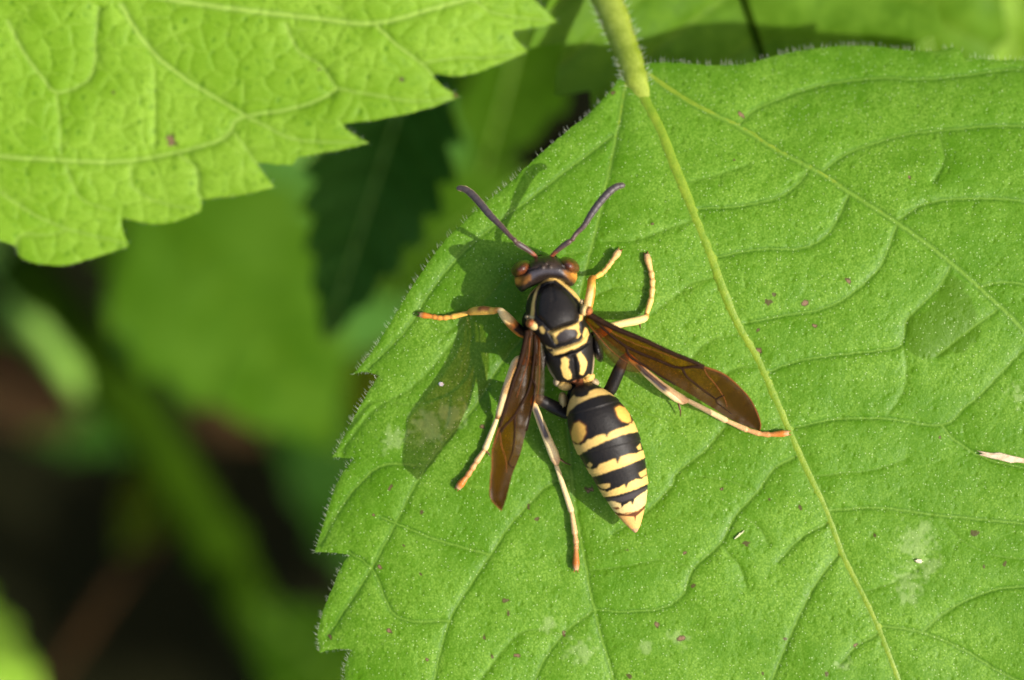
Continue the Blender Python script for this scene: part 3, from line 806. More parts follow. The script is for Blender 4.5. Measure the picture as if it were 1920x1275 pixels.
# --- trunk: neck, thorax, waist and abdomen are one lofted skin
th_st = [((490, 240), (560, 232), 3.9, 2.6), ((450, 285), (600, 272), 4.3, 2.4), ((398, 345), (645, 325), 4.7, 2.2), ((332, 415), (708, 385), 5.2, 1.8), ((304, 500), (766, 462), 5.5, 1.4),
         ((302, 600), (798, 540), 5.75, 1.2), ((318, 690), (815, 620), 5.8, 1.15), ((372, 775), (838, 705), 5.65, 1.1), ((430, 850), (872, 790), 5.45, 1.1), ((455, 925), (886, 870), 5.2, 1.2),
         ((472, 1000), (888, 950), 4.95, 1.3), ((503, 1080), (882, 1035), 4.55, 1.5), ((552, 1148), (870, 1098), 4.1, 1.75), ((606, 1168), (838, 1118), 3.8, 1.95), ((665, 1172), (800, 1132), 3.6, 2.2)]
ab_st = [((385, 162), (470, 136), 3.75, 2.3), ((355, 204), (530, 158), 4.5, 2.0), ((332, 280), (608, 202), 5.05, 1.6), ((320, 362), (676, 254), 5.4, 1.3), ((326, 440), (744, 326), 5.6, 1.1),
         ((346, 525), (798, 412), 5.6, 1.0), ((379, 612), (834, 505), 5.5, 0.95), ((428, 705), (864, 602), 5.2, 0.9), ((486, 800), (884, 692), 4.85, 0.9), ((538, 892), (899, 790), 4.4, 0.9),
         ((592, 975), (906, 880), 3.95, 0.9), ((642, 1050), (900, 962), 3.45, 0.9), ((692, 1115), (886, 1045), 2.95, 0.95), ((742, 1170), (870, 1118), 2.45, 1.0), ((786, 1212), (853, 1178), 2.0, 1.05), ((812, 1233), (830, 1226), 1.65, 1.3)]
stations = [Z1(a) + Z1(b) + (t, u) for a, b, t, u in th_st] + [Z2(a) + Z2(b) + (t, u) for a, b, t, u in ab_st]
NT = len(th_st)
seams = [NT + 3.35, NT + 6.6, NT + 8.1, NT + 10.0, NT + 11.75]
def trunk_mod(si):
    k = np.ones_like(si)
    for a, b in zip([NT + 0.6] + seams[:-1], seams):
        t = np.clip((si - a) / (b - a), 0, 1)
        k += np.where((si >= a) & (si < b), 0.032 * t ** 3 - 0.010 * np.exp(-t / 0.05), 0)
    return k
x, y, z, F, si, th = loft(stations, 400, 132, 2.15, trunk_mod)
# sclerites of the thorax: grooves, raised shield and scutellum
top = np.clip(np.sin(th), 0, 1) ** 0.5
scut = zz(Z1, [(480, 332), (540, 320), (620, 368), (690, 428), (742, 505), (752, 600), (735, 652), (620, 690), (520, 732), (475, 695), (440, 645), (388, 600), (382, 520), (396, 425), (430, 362)])
scutel = zz(Z1, [(495, 740), (600, 700), (750, 650), (770, 760), (745, 795), (640, 838), (560, 848), (520, 790)])
metan = zz(Z1, [(462, 850), (540, 884), (640, 862), (760, 822), (800, 780), (830, 720), (850, 760), (825, 838), (760, 885), (640, 925), (535, 945), (480, 900)])
thor = si < NT - 0.5
for poly, hgt, grv in ((scut, 0.26, 0.16), (scutel, 0.18, 0.16), (metan, 0.14, 0.14)):
    d = seg_dist(x[thor], y[thor], poly, True) * np.where(inside(x[thor], y[thor], poly), 1, -1)
    z[thor] += top[thor] * (hgt * sstep(0, 7, d) - grv * np.exp(-(d / 1.8) ** 2))
# furrow down the middle of the propodeum, and the line on the pronotum
for pts, dep, w in (([(705, 960), (712, 1050), (730, 1140)], 0.30, 5), ([(520, 330), (530, 400), (538, 470)], 0.06, 2.0), ([(345, 430), (322, 520), (318, 600)], 0.12, 3), ([(640, 925), (560, 950), (470, 900)], 0.15, 3), ([(640, 925), (760, 885), (840, 830)], 0.15, 3)):
    d = seg_dist(x[thor], y[thor], zz(Z1, pts))
    z[thor] -= top[thor] * dep * np.exp(-(d / w) ** 2)
z += 0.012 * fbm(x / 3, y / 3, 3, 2)
col = np.tile(BLACK, (len(x), 1))
f1 = lambda pts, c, **k: soft_fill(col, x, y, zz(Z1, pts), c, **k)
f2 = lambda pts, c, **k: soft_fill(col, x, y, zz(Z2, pts), c, **k)
ab = si > NT - 0.3
# thorax markings
f1([(425, 325), (540, 286), (640, 325), (690, 365), (680, 350), (600, 300), (540, 276), (470, 285), (395, 340), (330, 405), (300, 465), (306, 480), (340, 415)], YEL, edge=0.8)
f1([(545, 298), (480, 306), (430, 330), (398, 392), (378, 480), (370, 600), (338, 604), (350, 500), (368, 420), (400, 345), (450, 312), (540, 288)], YEL, edge=0.9)
f1([(535, 290), (560, 300), (620, 345), (690, 408), (765, 492), (785, 470), (720, 395), (650, 340), (590, 302), (545, 284)], YEL, edge=0.9)
f1([(310, 600), (345, 600), (372, 610), (360, 640), (310, 640)], PALE, edge=1.2)
f1([(765, 455), (800, 480), (790, 500), (765, 490)], PALE, edge=1.2)
f1([(490, 738), (560, 716), (600, 702), (690, 680), (752, 652), (758, 740), (768, 762), (748, 795), (735, 790), (748, 748), (722, 714), (640, 714), (590, 740), (556, 782), (572, 842), (548, 830), (530, 780)], YEL, edge=0.9, jag=1.2)
f1([(562, 780), (595, 744), (640, 720), (715, 720), (738, 752), (730, 785), (640, 825), (580, 832)], GREY, edge=0.8)
f1([(462, 846), (500, 872), (545, 886), (640, 864), (760, 824), (795, 782), (828, 715), (840, 760), (815, 830), (760, 862), (715, 890), (690, 888), (640, 916), (540, 940), (490, 895)], YEL, edge=0.9, jag=0.8)
f1([(480, 880), (530, 882), (535, 905), (500, 905)], BLACK, edge=0.9)
f1([(760, 590), (790, 600), (780, 640), (755, 650)], YEL, edge=1.0)
f1([(415, 700), (440, 690), (465, 730), (450, 760), (425, 740)], YEL, edge=1.0)
f1([(785, 760), (805, 700), (825, 710), (815, 790), (790, 800)], YEL, edge=1.0)
f1([(600, 968), (638, 950), (668, 975), (664, 1048), (692, 1100), (690, 1138), (655, 1150), (622, 1125), (598, 1045), (606, 1000)], YEL, edge=0.9, jag=0.6)
f1([(733, 932), (768, 910), (800, 952), (826, 1000), (812, 1065), (788, 1110), (758, 1100), (768, 1030), (752, 975)], YEL, edge=0.9, jag=0.6)
f1([(455, 920), (480, 1000), (520, 1080), (590, 1190), (555, 1200), (490, 1080), (450, 960)], PINK, edge=1.6)
f1([(885, 880), (878, 960), (872, 1040), (860, 1110), (890, 1120), (900, 1000), (900, 880)], PINK, edge=1.4)
f1([(580, 1190), (665, 1172), (690, 1235), (600, 1260)], YEL * 0.95, edge=1.4)
f1([(790, 1140), (835, 1100), (872, 1112), (860, 1160), (800, 1175)], YEL * 0.95, edge=1.4)
f1([(665, 1180), (730, 1150), (790, 1140), (790, 1185), (700, 1215)], RUST * 1.4, edge=1.6)
# abdomen markings
T1u = [(322, 330), (345, 262), (372, 232), (385, 248), (430, 250), (468, 238), (478, 222), (486, 206), (530, 190), (580, 186), (630, 203), (672, 240)]
T1l = [(318, 395), (338, 352), (395, 302), (480, 260), (560, 236), (625, 229), (668, 246)]
f2(band(T1u, T1l), YEL, edge=0.9, jag=0.8)
T2u = [(352, 570), (385, 592), (420, 597), (448, 582), (475, 558), (520, 540), (560, 520), (590, 517), (613, 536), (625, 508), (680, 482), (715, 472), (760, 458), (785, 435), (810, 415)]
T2l = [(400, 678), (450, 642), (520, 606), (600, 571), (700, 531), (770, 511), (845, 500)]
f2(band(T2u, T2l), YEL, edge=0.9, jag=1.6)
f2([(366, 432), (410, 415), (462, 456), (466, 515), (440, 570), (400, 594), (350, 575), (340, 500)], RUST * 0.7, edge=2.2)
f2([(372, 442), (408, 426), (452, 460), (457, 510), (432, 562), (402, 586), (358, 562), (350, 510)], YEL * np.array([1.05, 0.9, 0.6]), edge=0.9)
f2([(660, 326), (700, 300), (750, 322), (788, 372), (796, 440), (715, 432), (680, 392)], RUST * 0.7, edge=2.0)
f2([(670, 330), (700, 312), (742, 325), (776, 372), (786, 426), (760, 437), (722, 424), (690, 392)], YEL * np.array([1.05, 0.9, 0.6]), edge=0.9)
T3u = [(448, 755), (500, 772), (540, 764), (560, 735), (620, 716), (672, 694), (690, 732), (706, 684), (770, 660), (830, 657), (852, 640), (880, 632)]
T3l = [(485, 834), (560, 812), (650, 782), (740, 751), (810, 722), (892, 686)]
f2(band(T3u, T3l), YEL, edge=0.9, jag=1.4)
f2([(464, 742), (486, 720), (506, 740), (488, 766)], YEL * 0.9, edge=0.9)
f2([(826, 612), (852, 584), (862, 628), (838, 632)], YEL * 0.9, edge=0.9)
T4u = [(535, 892), (560, 920), (610, 935), (640, 925), (700, 902), (738, 884), (752, 912), (766, 872), (820, 842), (862, 842), (905, 812)]
T4l = [(575, 974), (650, 968), (750, 942), (830, 912), (912, 876)]
f2(band(T4u, T4l), YEL, edge=0.9, jag=1.6)
f2([(542, 886), (580, 880), (628, 874), (634, 900), (600, 916), (570, 912)], YEL * 0.85, edge=0.9, jag=1.0)
f2([(838, 802), (896, 765), (900, 812), (856, 830)], YEL * 0.85, edge=0.9, jag=1.0)
f2([(600, 985), (700, 975), (820, 935), (900, 900), (900, 925), (820, 975), (720, 1010), (620, 1005)], GREY * 1.6, edge=1.4)
T5u = [(605, 1005), (660, 1005), (710, 1020), (716, 1052), (735, 1030), (785, 1005), (795, 1030), (812, 985), (840, 965), (910, 915)]
T5l = [(660, 1082), (720, 1092), (800, 1082), (850, 1062), (895, 1028)]
f2(band(T5u, T5l), CREAM, edge=1.0, jag=1.4)
f2([(650, 1050), (690, 1045), (706, 1058), (680, 1066)], RUST, edge=1.2)
f2([(660, 1088), (720, 1096), (800, 1086), (850, 1066), (900, 1030), (900, 1300), (760, 1300)], np.array([0.62, 0.33, 0.10]), edge=0.9)
f2([(672, 1090), (760, 1098), (840, 1074), (892, 1034), (885, 1056), (840, 1098), (822, 1112), (816, 1150), (808, 1116), (760, 1112), (690, 1108)], RUST * 0.55, edge=1.0)
f2([(790, 1205), (830, 1200), (855, 1200), (835, 1245), (800, 1240)], np.array([0.42, 0.24, 0.12]), edge=2.0)
rough = np.full(len(x), 0.46)
trunk = Shell(P(x, y, z + WZ), F, col, rough)

# --- head: lofted from cheek to cheek
hd = [((202, 255), (204, 295), 2.9, 2.5), ((216, 200), (214, 345), 3.75, 1.8), ((258, 165), (262, 398), 4.42, 1.3), ((325, 140), (315, 372), 4.9, 1.0), ((390, 100), (398, 335), 5.1, 0.8),
      ((460, 86), (470, 305), 5.2, 0.7), ((530, 90), (552, 300), 5.2, 0.7), ((592, 112), (630, 326), 5.1, 0.8), ((650, 120), (686, 352), 4.75, 1.0), ((700, 146), (720, 325), 4.15, 1.5), ((734, 210), (740, 275), 3.2, 2.3)]
x, y, z, F, si, th = loft([Z1(a) + Z1(b) + (t, u) for a, b, t, u in hd], 120, 110, 2.3)
z += 0.02 * fbm(x / 2.5, y / 2.5, 12, 2)
for ox, oy in ((440, 186), (505, 180), (472, 150)):
    d = np.hypot(x - Z1((ox, oy))[0], y - Z1((ox, oy))[1])
    z += np.where(np.sin(th) > 0, 0.16 * np.exp(-(d / 2.6) ** 2), 0)
d = seg_dist(x, y, zz(Z1, [(205, 268), (290, 238), (345, 205), (400, 195)])); z -= np.where(np.sin(th) > 0, 0.14 * np.exp(-(d / 1.6) ** 2), 0)
d = seg_dist(x, y, zz(Z1, [(738, 232), (690, 218), (610, 180)])); z -= np.where(np.sin(th) > 0, 0.14 * np.exp(-(d / 1.6) ** 2), 0)
col = np.tile(np.array([0.016, 0.011, 0.009]), (len(x), 1))
f1([(345, 110), (460, 80), (590, 105), (600, 170), (520, 205), (420, 205), (345, 190)], np.array([0.035, 0.022, 0.014]), edge=4, jag=6)
f1([(330, 230), (420, 205), (530, 205), (640, 215), (690, 260), (620, 250), (480, 235), (400, 255), (340, 300)], np.array([0.05, 0.045, 0.05]), edge=5)  # grey-blue shine across the back of the head, painted into the colour
f1([(200, 275), (260, 262), (340, 250), (345, 290), (290, 330), (215, 350)], ORANGE * 0.45, edge=4, jag=3)
f1([(200, 285), (240, 272), (255, 300), (225, 335), (200, 330)], ORANGE * 1.0, edge=3, jag=3)
f1([(620, 215), (690, 228), (742, 240), (742, 330), (690, 300), (630, 250)], ORANGE * 0.4, edge=4, jag=3)
f1([(690, 240), (740, 240), (742, 300), (712, 282)], ORANGE * 1.1, edge=3, jag=3)
head = Shell(P(x, y, z + WZ), F, col, np.full(len(x), 0.33))

def ellipsoid(cx, cy, z, rx, ry, rz, rot=0.0, nu=28, nv=20):
    """px centre, mm height; rx, ry px, rz mm"""
    V, F = [], []
    c, s = math.cos(rot), math.sin(rot)
    for i in range(nv + 1):
        ph = math.pi * (i + 0.0) / nv
        for j in range(nu):
            a = 2 * math.pi * j / nu
            u, w = rx * math.sin(ph) * math.cos(a), ry * math.sin(ph) * math.sin(a)
            if i in (0, nv) and j: continue
            V.append(P(cx + u * c - w * s, cy + u * s + w * c, z + rz * math.cos(ph)))
    def vid(i, j): return 0 if i == 0 else (1 + (nv - 1) * nu if i == nv else 1 + (i - 1) * nu + j % nu)
    for i in range(nv):
        for j in range(nu):
            q = [vid(i, j), vid(i, j + 1), vid(i + 1, j + 1), vid(i + 1, j)]
            q2 = []
            for k in q:
                if k not in q2: q2.append(k)
            F.append(q2)
    return np.array(V), F

shells = [head]
def blob(p, fn, z, rx, ry, rz, rot, c, rough=0.4):
    cx, cy = fn(p)
    V, F = ellipsoid(cx, cy, z + WZ, rx, ry, rz, rot)
    colr = np.tile(c, (len(V), 1)) if not callable(c) else c(V)
    shells.append(Shell(V, F, colr, np.full(len(V), rough)))
blob((368, 682), Z1, 4.75, 11, 9, 0.62, 0.5, CREAM * 0.85)        # tegulae
blob((340, 665), Z1, 4.7, 9, 9, 0.8, 0.3, RUST * 1.6)
blob((314, 612), Z1, 4.3, 5, 4, 0.4, 0.2, PINK)
blob((798, 552), Z1, 4.8, 8, 11, 0.6, 0.2, CREAM * 0.85)
blob((835, 560), Z1, 4.7, 8, 9, 0.8, 0.3, RUST * 2.0)
blob((774, 478), Z1, 4.9, 3, 4, 0.3, 0.2, PINK)
blob((912, 880), Z1, 2.9, 10, 27, 1.4, -0.25, BLACK, 0.2)        # sides of the thorax
blob((455, 960), Z1, 2.9, 8, 22, 1.2, 0.15, BLACK, 0.25)
blob((292, 268), Z2, 2.2, 8.5, 15, 0.9, -0.1, CREAM * 0.8)       # coxae
blob((632, 1200), Z1, 2.95, 14, 9, 0.42, 0.15, YEL * 0.9)
blob((842, 1128), Z1, 3.0, 11, 8, 0.42, -0.5, YEL * 0.9)
blob((885, 1165), Z1, 2.5, 10, 7, 0.5, 0.5, PINK)
blob((565, 1170), Z1, 2.7, 7, 9, 0.5, -0.5, PINK)
blob((330, 640), Z1, 2.0, 14, 22, 1.1, 0.2, BLACK)
blob((780, 560), Z1, 2.0, 14, 22, 1.1, 0.0, BLACK)

# --- legs: (px, py, height above the blade mm, radius px, colour)
def leg(rows, side_col=None, spur=None):
    q = np.array([[r[0], r[1], r[2], r[3], *r[4]] for r in rows], float)
    # dense resample, linear for colours and joints, light smoothing in plan
    seg = np.hypot(np.diff(q[:, 0]), np.diff(q[:, 1])) + np.abs(np.diff(q[:, 2])) / K * 0.5
    s = np.concatenate([[0], np.cumsum(seg)])
    u = np.linspace(0, s[-1], int(s[-1] / 1.6) + 2)
    D = np.stack([np.interp(u, s, q[:, k]) for k in range(7)], 1)
    for _ in range(2):
        D[1:-1, :4] = 0.25 * D[:-2, :4] + 0.5 * D[1:-1, :4] + 0.25 * D[2:, :4]
    zl = main_surface(D[:, 0], D[:, 1])
    zz_ = zl + np.maximum(D[:, 2], D[:, 3] * K * 0.55)
    path = P(D[:, 0], D[:, 1], zz_)
    r = D[:, 3] * K * 0.001
    sides = 16
    V, F = tube(path, r, sides)
    colr = np.repeat(D[:, 4:7], sides, 0)
    if side_col is not None:
        a = np.tile(np.linspace(0, 2 * np.pi, sides, endpoint=False), len(D)); t = np.repeat(u / s[-1], sides)
        for t0, t1, a0, a1, c in side_col:
            w = (sstep(t0 - 0.015, t0 + 0.015, t) * sstep(t1 + 0.015, t1 - 0.015, t) * sstep(math.cos(a1) - 0.15, math.cos(a1) + 0.15, np.cos(a - a0)))[:, None]
            colr = colr * (1 - w) + np.asarray(c) * w
    shells.append(Shell(V, F, colr, np.full(len(V), 0.38)))
    # claws
    e = D[-1]; d = D[-1, :2] - D[-6, :2]; d /= np.hypot(*d) + 1e-9; n = np.array([-d[1], d[0]])
    for sg in (-1, 1):
        pp = []
        for k, (al, ac, hz) in enumerate(((-2.5, 1.2, 0.9), (2.5, 3.2, 0.6), (5.5, 3.8, 0.0))):
            g = e[:2] + d * al + n * ac * sg
            pp.append(P(g[0], g[1], main_surface(g[0], g[1]) + 0.02 + e[3] * K * 0.6 * hz))
        v, f = tube(np.array(pp), np.array([1.7, 1.2, 0.45]) * K * 0.001, 6)
        shells.append(Shell(v, f, np.tile(RUST * 1.5, (len(v), 1)), np.full(len(v), 0.35)))
    if spur:
        a, m, b = spur
        pp = np.array([P(p[0], p[1], main_surface(p[0], p[1]) + p[2]) for p in (a, m, b)])
        v, f = tube(pp, np.array([2.2, 1.5, 0.5]) * K * 0.001, 6)
        shells.append(Shell(v, f, np.tile(BROWN * 1.5, (len(v), 1)), np.full(len(v), 0.35)))

TIP = np.array([0.42, 0.13, 0.015]); JOINT = np.array([0.30, 0.12, 0.04]); TPINK = np.array([0.50, 0.30, 0.15])
def tarsus(pts, r, c0, c1, zs=0.28, tipr=6.0):
    """five tarsomeres with flared ends; pts are the joints"""
    rows = []
    for i in range(len(pts) - 1):
        a, b = np.array(pts[i], float), np.array(pts[i + 1], float)
        t0 = (i / (len(pts) - 1)) ** 0.6 if i else 0.0; t1 = ((i + 1) / (len(pts) - 1)) ** 0.6 if i else 0.25
        last = i == len(pts) - 2
        ca = np.asarray(c0) * (1 - t0) + np.asarray(c1) * t0; cb = np.asarray(c0) * (1 - t1) + np.asarray(c1) * t1
        L = np.hypot(*(b - a)); e = min(0.3, 3.5 / L)
        za = zs * (1 if i else 1.6)
        rows.append((*(a + (b - a) * e * 0.5), za, r * 0.72, JOINT * 0.6 + ca * 0.4))
        rows.append((*(a + (b - a) * e * 1.3), za, r * 0.82, ca))
        if last:
            rows.append((*(a + (b - a) * 0.7), zs, tipr, cb)); rows.append((*b, zs * 0.8, tipr * 0.72, TPINK * 0.8))
        else:
            rows.append((*(a + (b - a) * 0.8), zs, r * 1.05, (ca + cb) / 2)); rows.append((*(a + (b - a) * 0.97), zs, r * 1.15, (ca + cb) / 2))
    return rows
# left fore leg
leg([(1015, 612, 1.8, 8, BLACK), (990, 628, 2.2, 9, BLACK), (976, 622, 2.6, 10, BLACK), (966, 613, 2.8, 10.5, BLACK), (960, 607, 2.9, 10.5, ORANGE), (952, 598, 3.0, 10, CREAM), (944, 589, 3.0, 8.5, CREAM), (939, 583, 2.9, 6.5, PALE),
     (934, 581, 2.8, 5.0, ORANGE), (926, 583, 2.5, 6.5, GOLD), (908, 582, 1.9, 8.5, GOLD), (890, 583, 1.3, 7.8, GOLD), (882, 585, 1.0, 6.5, ORANGE)] +
    tarsus([(881, 586), (847, 594), (833, 596), (822, 596), (813, 594), (787, 590)], 5.0, GOLD, TIP, 0.25, 6.2),
    side_col=[(0.05, 0.30, math.pi * 0.9, 0.6, ORANGE * 0.8), (0.46, 0.56, 0.9, 0.7, RUST * 2.0), (0.42, 0.58, 3.6, 0.5, TPINK * 0.8)])
# right fore leg
leg([(1078, 590, 1.9, 8, BLACK), (1095, 585, 2.4, 9, ORANGE), (1103, 572, 2.7, 9.0, CREAM), (1107, 552, 2.6, 8.8, CREAM), (1109, 538, 2.2, 8.2, GOLD), (1109, 528, 1.8, 7.6, ORANGE), (1110, 522, 1.4, 6.8, ORANGE * 0.8)] +
    tarsus([(1114, 521), (1129, 512), (1135, 506), (1142, 497), (1147, 490), (1161, 470)], 5.2, GOLD, TPINK * 0.6 + GOLD * 0.4, 0.4, 7.2),
    side_col=[(0.12, 0.40, 0.1, 0.9, ORANGE)])
# right middle leg
leg([(1095, 640, 1.7, 8, BLACK), (1120, 628, 2.6, 9.5, BLACK), (1138, 617, 3.0, 9.5, CREAM), (1146, 612, 2.7, 7.0, CREAM), (1170, 606, 1.9, 7.2, CREAM), (1192, 602, 1.3, 7.8, CREAM), (1208, 597, 0.9, 7.0, CREAM), (1212, 593, 0.7, 5.5, ORANGE)] +
    tarsus([(1211, 592), (1221, 560), (1223, 541), (1223, 525), (1221, 511), (1212, 477)], 5.5, GOLD * 0.6 + CREAM * 0.4, TPINK * 0.6 + GOLD * 0.4, 0.28, 7.0),
    side_col=[(0.34, 0.46, 5.6, 0.7, RUST * 2.2)], spur=((1199, 605, 0.8), (1200, 611, 0.5), (1201, 617, 0.3)))
# left middle leg
leg([(1040, 668, 1.8, 8, BLACK), (1010, 676, 2.4, 9.5, BLACK), (985, 676, 3.0, 9.5, BLACK), (972, 675, 3.1, 8.5, CREAM), (965, 681, 2.9, 7.0, PALE), (956, 706, 2.2, 7.0, PALE), (946, 738, 1.5, 7.4, PALE), (937, 772, 0.9, 7.0, PALE), (934, 780, 0.7, 5.5, JOINT)] +
    tarsus([(933, 782), (909, 843), (893, 866), (885, 879), (877, 891), (858, 915)], 5.4, PALE, TIP, 0.26, 7.6),
    side_col=[(0.40, 0.52, 0.4, 0.5, TPINK * 0.7)], spur=((912, 846, 0.3), (917, 851, 0.25), (920, 857, 0.2)))
# left hind leg
leg([(1080, 704, 1.9, 8, BLACK), (1072, 742, 1.9, 9, BLACK), (1062, 774, 2.1, 12.5, BLACK), (1040, 764, 2.5, 12.5, BLACK), (1018, 752, 2.9, 11, BLACK), (1004, 746, 3.1, 8.0, BROWN), (999, 752, 3.0, 6.0, ORANGE), (1004, 766, 2.8, 6.5, PALE), (1014, 792, 2.2, 7.4, PALE), (1026, 822, 1.6, 8.6, PALE), (1037, 848, 1.1, 9.8, PALE), (1042, 862, 0.8, 9.2, TPINK), (1043, 868, 0.7, 6.0, TPINK)] +
    tarsus([(1042, 869), (1072, 960), (1078, 1001), (1080, 1018), (1080, 1028), (1080, 1068)], 5.2, PALE, TIP * 0.8, 0.26, 7.0),
    side_col=[(0.325, 0.478, 1.5, 0.75, GREY * 2.0)], spur=((1049, 860, 0.7), (1060, 868, 0.4), (1071, 872, 0.15)))
# right hind leg
leg([(1090, 702, 1.9, 8, BLACK), (1112, 728, 1.9, 9, BLACK), (1128, 752, 2.2, 10, BLACK), (1146, 728, 2.5, 12, BLACK), (1160, 696, 2.9, 11.5, BLACK), (1171, 672, 3.2, 8.5, BROWN), (1176, 667, 3.1, 6.5, ORANGE), (1190, 678, 2.8, 6.5, PALE), (1212, 700, 2.3, 7.2, PALE), (1240, 724, 1.7, 8.6, PALE), (1268, 744, 1.2, 9.8, PALE), (1280, 750, 0.9, 9.2, TPINK), (1286, 751, 0.8, 6.0, TPINK)] +
    tarsus([(1286, 749), (1363, 789), (1401, 806), (1424, 813), (1442, 815), (1478, 812)], 5.2, PALE, TIP, 0.26, 6.6),
    side_col=[(0.36, 0.525, 1.5, 0.75, GREY * 2.0)], spur=((1272, 757, 0.8), (1276, 770, 0.5), (1276, 782, 0.2)))

# --- one continuous skin: union of trunk, head, coxae and legs
def to_mm_obj(name, sh_list):
    V = []; F = []; b = 0
    for s in sh_list:
        V.append(s.V * 1000 - np.array([0, 0, GROUND])); F += [[j + b for j in f] for f in s.F]; b += len(s.V)
    me = bpy.data.meshes.new(name); me.from_pydata([tuple(v) for v in np.vstack(V)], [], F); me.update()
    bm = bmesh.new(); bm.from_mesh(me); bmesh.ops.recalc_face_normals(bm, faces=bm.faces); bm.to_mesh(me); bm.free()
    o = bpy.data.objects.new(name, me); C.objects.link(o)
    return o
src = [trunk] + shells
allV = np.vstack([s.V for s in src]); allC = np.vstack([s.col for s in src]); allR = np.concatenate([s.rough for s in src])
kd = kdtree.KDTree(len(allV))
for i, v in enumerate(allV * 1000): kd.insert(v, i)
kd.balance()
base = to_mm_obj('body', [trunk]); add = to_mm_obj('addition', shells)
mod = base.modifiers.new('union', 'BOOLEAN'); mod.operation = 'UNION'; mod.solver = 'EXACT'; mod.use_self = True; mod.object = add
dg = bpy.context.evaluated_depsgraph_get()
me = bpy.data.meshes.new_from_object(base.evaluated_get(dg))
nv = len(me.vertices)
co = np.zeros(nv * 3, np.float32); me.vertices.foreach_get('co', co); co = co.reshape(-1, 3).astype(float)
co[:, 2] += GROUND
ids = np.array([kd.find(v)[1] for v in co])
bpy.data.objects.remove(base, do_unlink=True); bpy.data.objects.remove(add, do_unlink=True)
WASP_O = P(1080, 690, main_surface(1080, 690)).reshape(3)
wasp = thing('wasp', 'black and yellow paper wasp with amber brown wings standing on the toothed green leaf', 'wasp', WASP_O)
co = co * 0.001 - WASP_O
me.vertices.foreach_set('co', co.astype(np.float32).ravel())
for a in list(me.attributes):
    if a.name in ('Col', 'Rgh'): me.attributes.remove(a)
a = me.attributes.new('Col', 'FLOAT_COLOR', 'POINT'); a.data.foreach_set('color', np.concatenate([allC[ids], np.ones((nv, 1))], 1).astype(np.float32).ravel())
a = me.attributes.new('Rgh', 'FLOAT', 'POINT'); a.data.foreach_set('value', allR[ids].astype(np.float32))
me.polygons.foreach_set('use_smooth', np.ones(len(me.polygons), bool))
me.update()

g = N('wasp_cuticle'); v = g.mm()
fine = g.noise(v, 9.0, 3); dots = g.n('ShaderNodeTexVoronoi', {'Vector': v, 'Scale': 11.0}).outputs['Distance']
colr = g.mix(g.ramp(fine, 0.35, 0.75, 0.0, 0.25), g.attr('Col', 'Color'), (0.03, 0.02, 0.012, 1))
b1 = g.n('ShaderNodeBump', {'Height': g.math('ADD', fine, dots), 'Strength': 0.35, 'Distance': 0.00003})
p = g.n('ShaderNodeBsdfPrincipled', {'Base Color': colr, 'Roughness': g.math('ADD', g.attr('Rgh'), g.ramp(fine, 0.3, 0.7, -0.05, 0.08)), 'Specular IOR Level': 0.2, 'Normal': b1.outputs[0]})
g.surf(p.outputs[0]); M['cuticle'] = g.m
me.materials.clear(); me.materials.append(M['cuticle'])
body = bpy.data.objects.new('body', me); C.objects.link(body); body.parent = wasp

# --- eyes
g = N('wasp_eye'); v = g.mm()
hexa = g.n('ShaderNodeTexVoronoi', {'Vector': v, 'Scale': 26.0}).outputs['Distance']
colr = g.mix(g.ramp(g.noise(v, 2.2, 4), 0.35, 0.68), (0.035, 0.008, 0.003, 1), (0.13, 0.036, 0.010, 1))
b1 = g.n('ShaderNodeBump', {'Height': hexa, 'Strength': 0.4, 'Distance': 0.00002}, invert=True)
p = g.n('ShaderNodeBsdfPrincipled', {'Base Color': colr, 'Roughness': 0.28, 'Normal': b1.outputs[0], 'Coat Weight': 0.2})
g.surf(p.outputs[0]); M['eye'] = g.m
for (c, rx, ry, rot) in (((268, 200), 19.0, 14.0, -0.42), ((668, 172), 19.0, 13.2, 0.50)):
    cx, cy = Z1(c)
    V, F = ellipsoid(cx, cy, 3.0 + WZ, rx * 1.12, ry * 1.12, 2.05, rot, 48, 36)
    mesh_obj('eye', V, F, M['eye'], wasp, origin=WASP_O)
# --- mandibles under the face
for c, rot in (((420, 100), 0.5), ((540, 95), -0.4)):
    cx, cy = Z1(c)
    V, F = ellipsoid(cx, cy + 4, 1.1 + WZ, 7, 9, 0.7, rot, 20, 14)
    mesh_obj('mandible', V, F, M['dry'], wasp, origin=WASP_O)

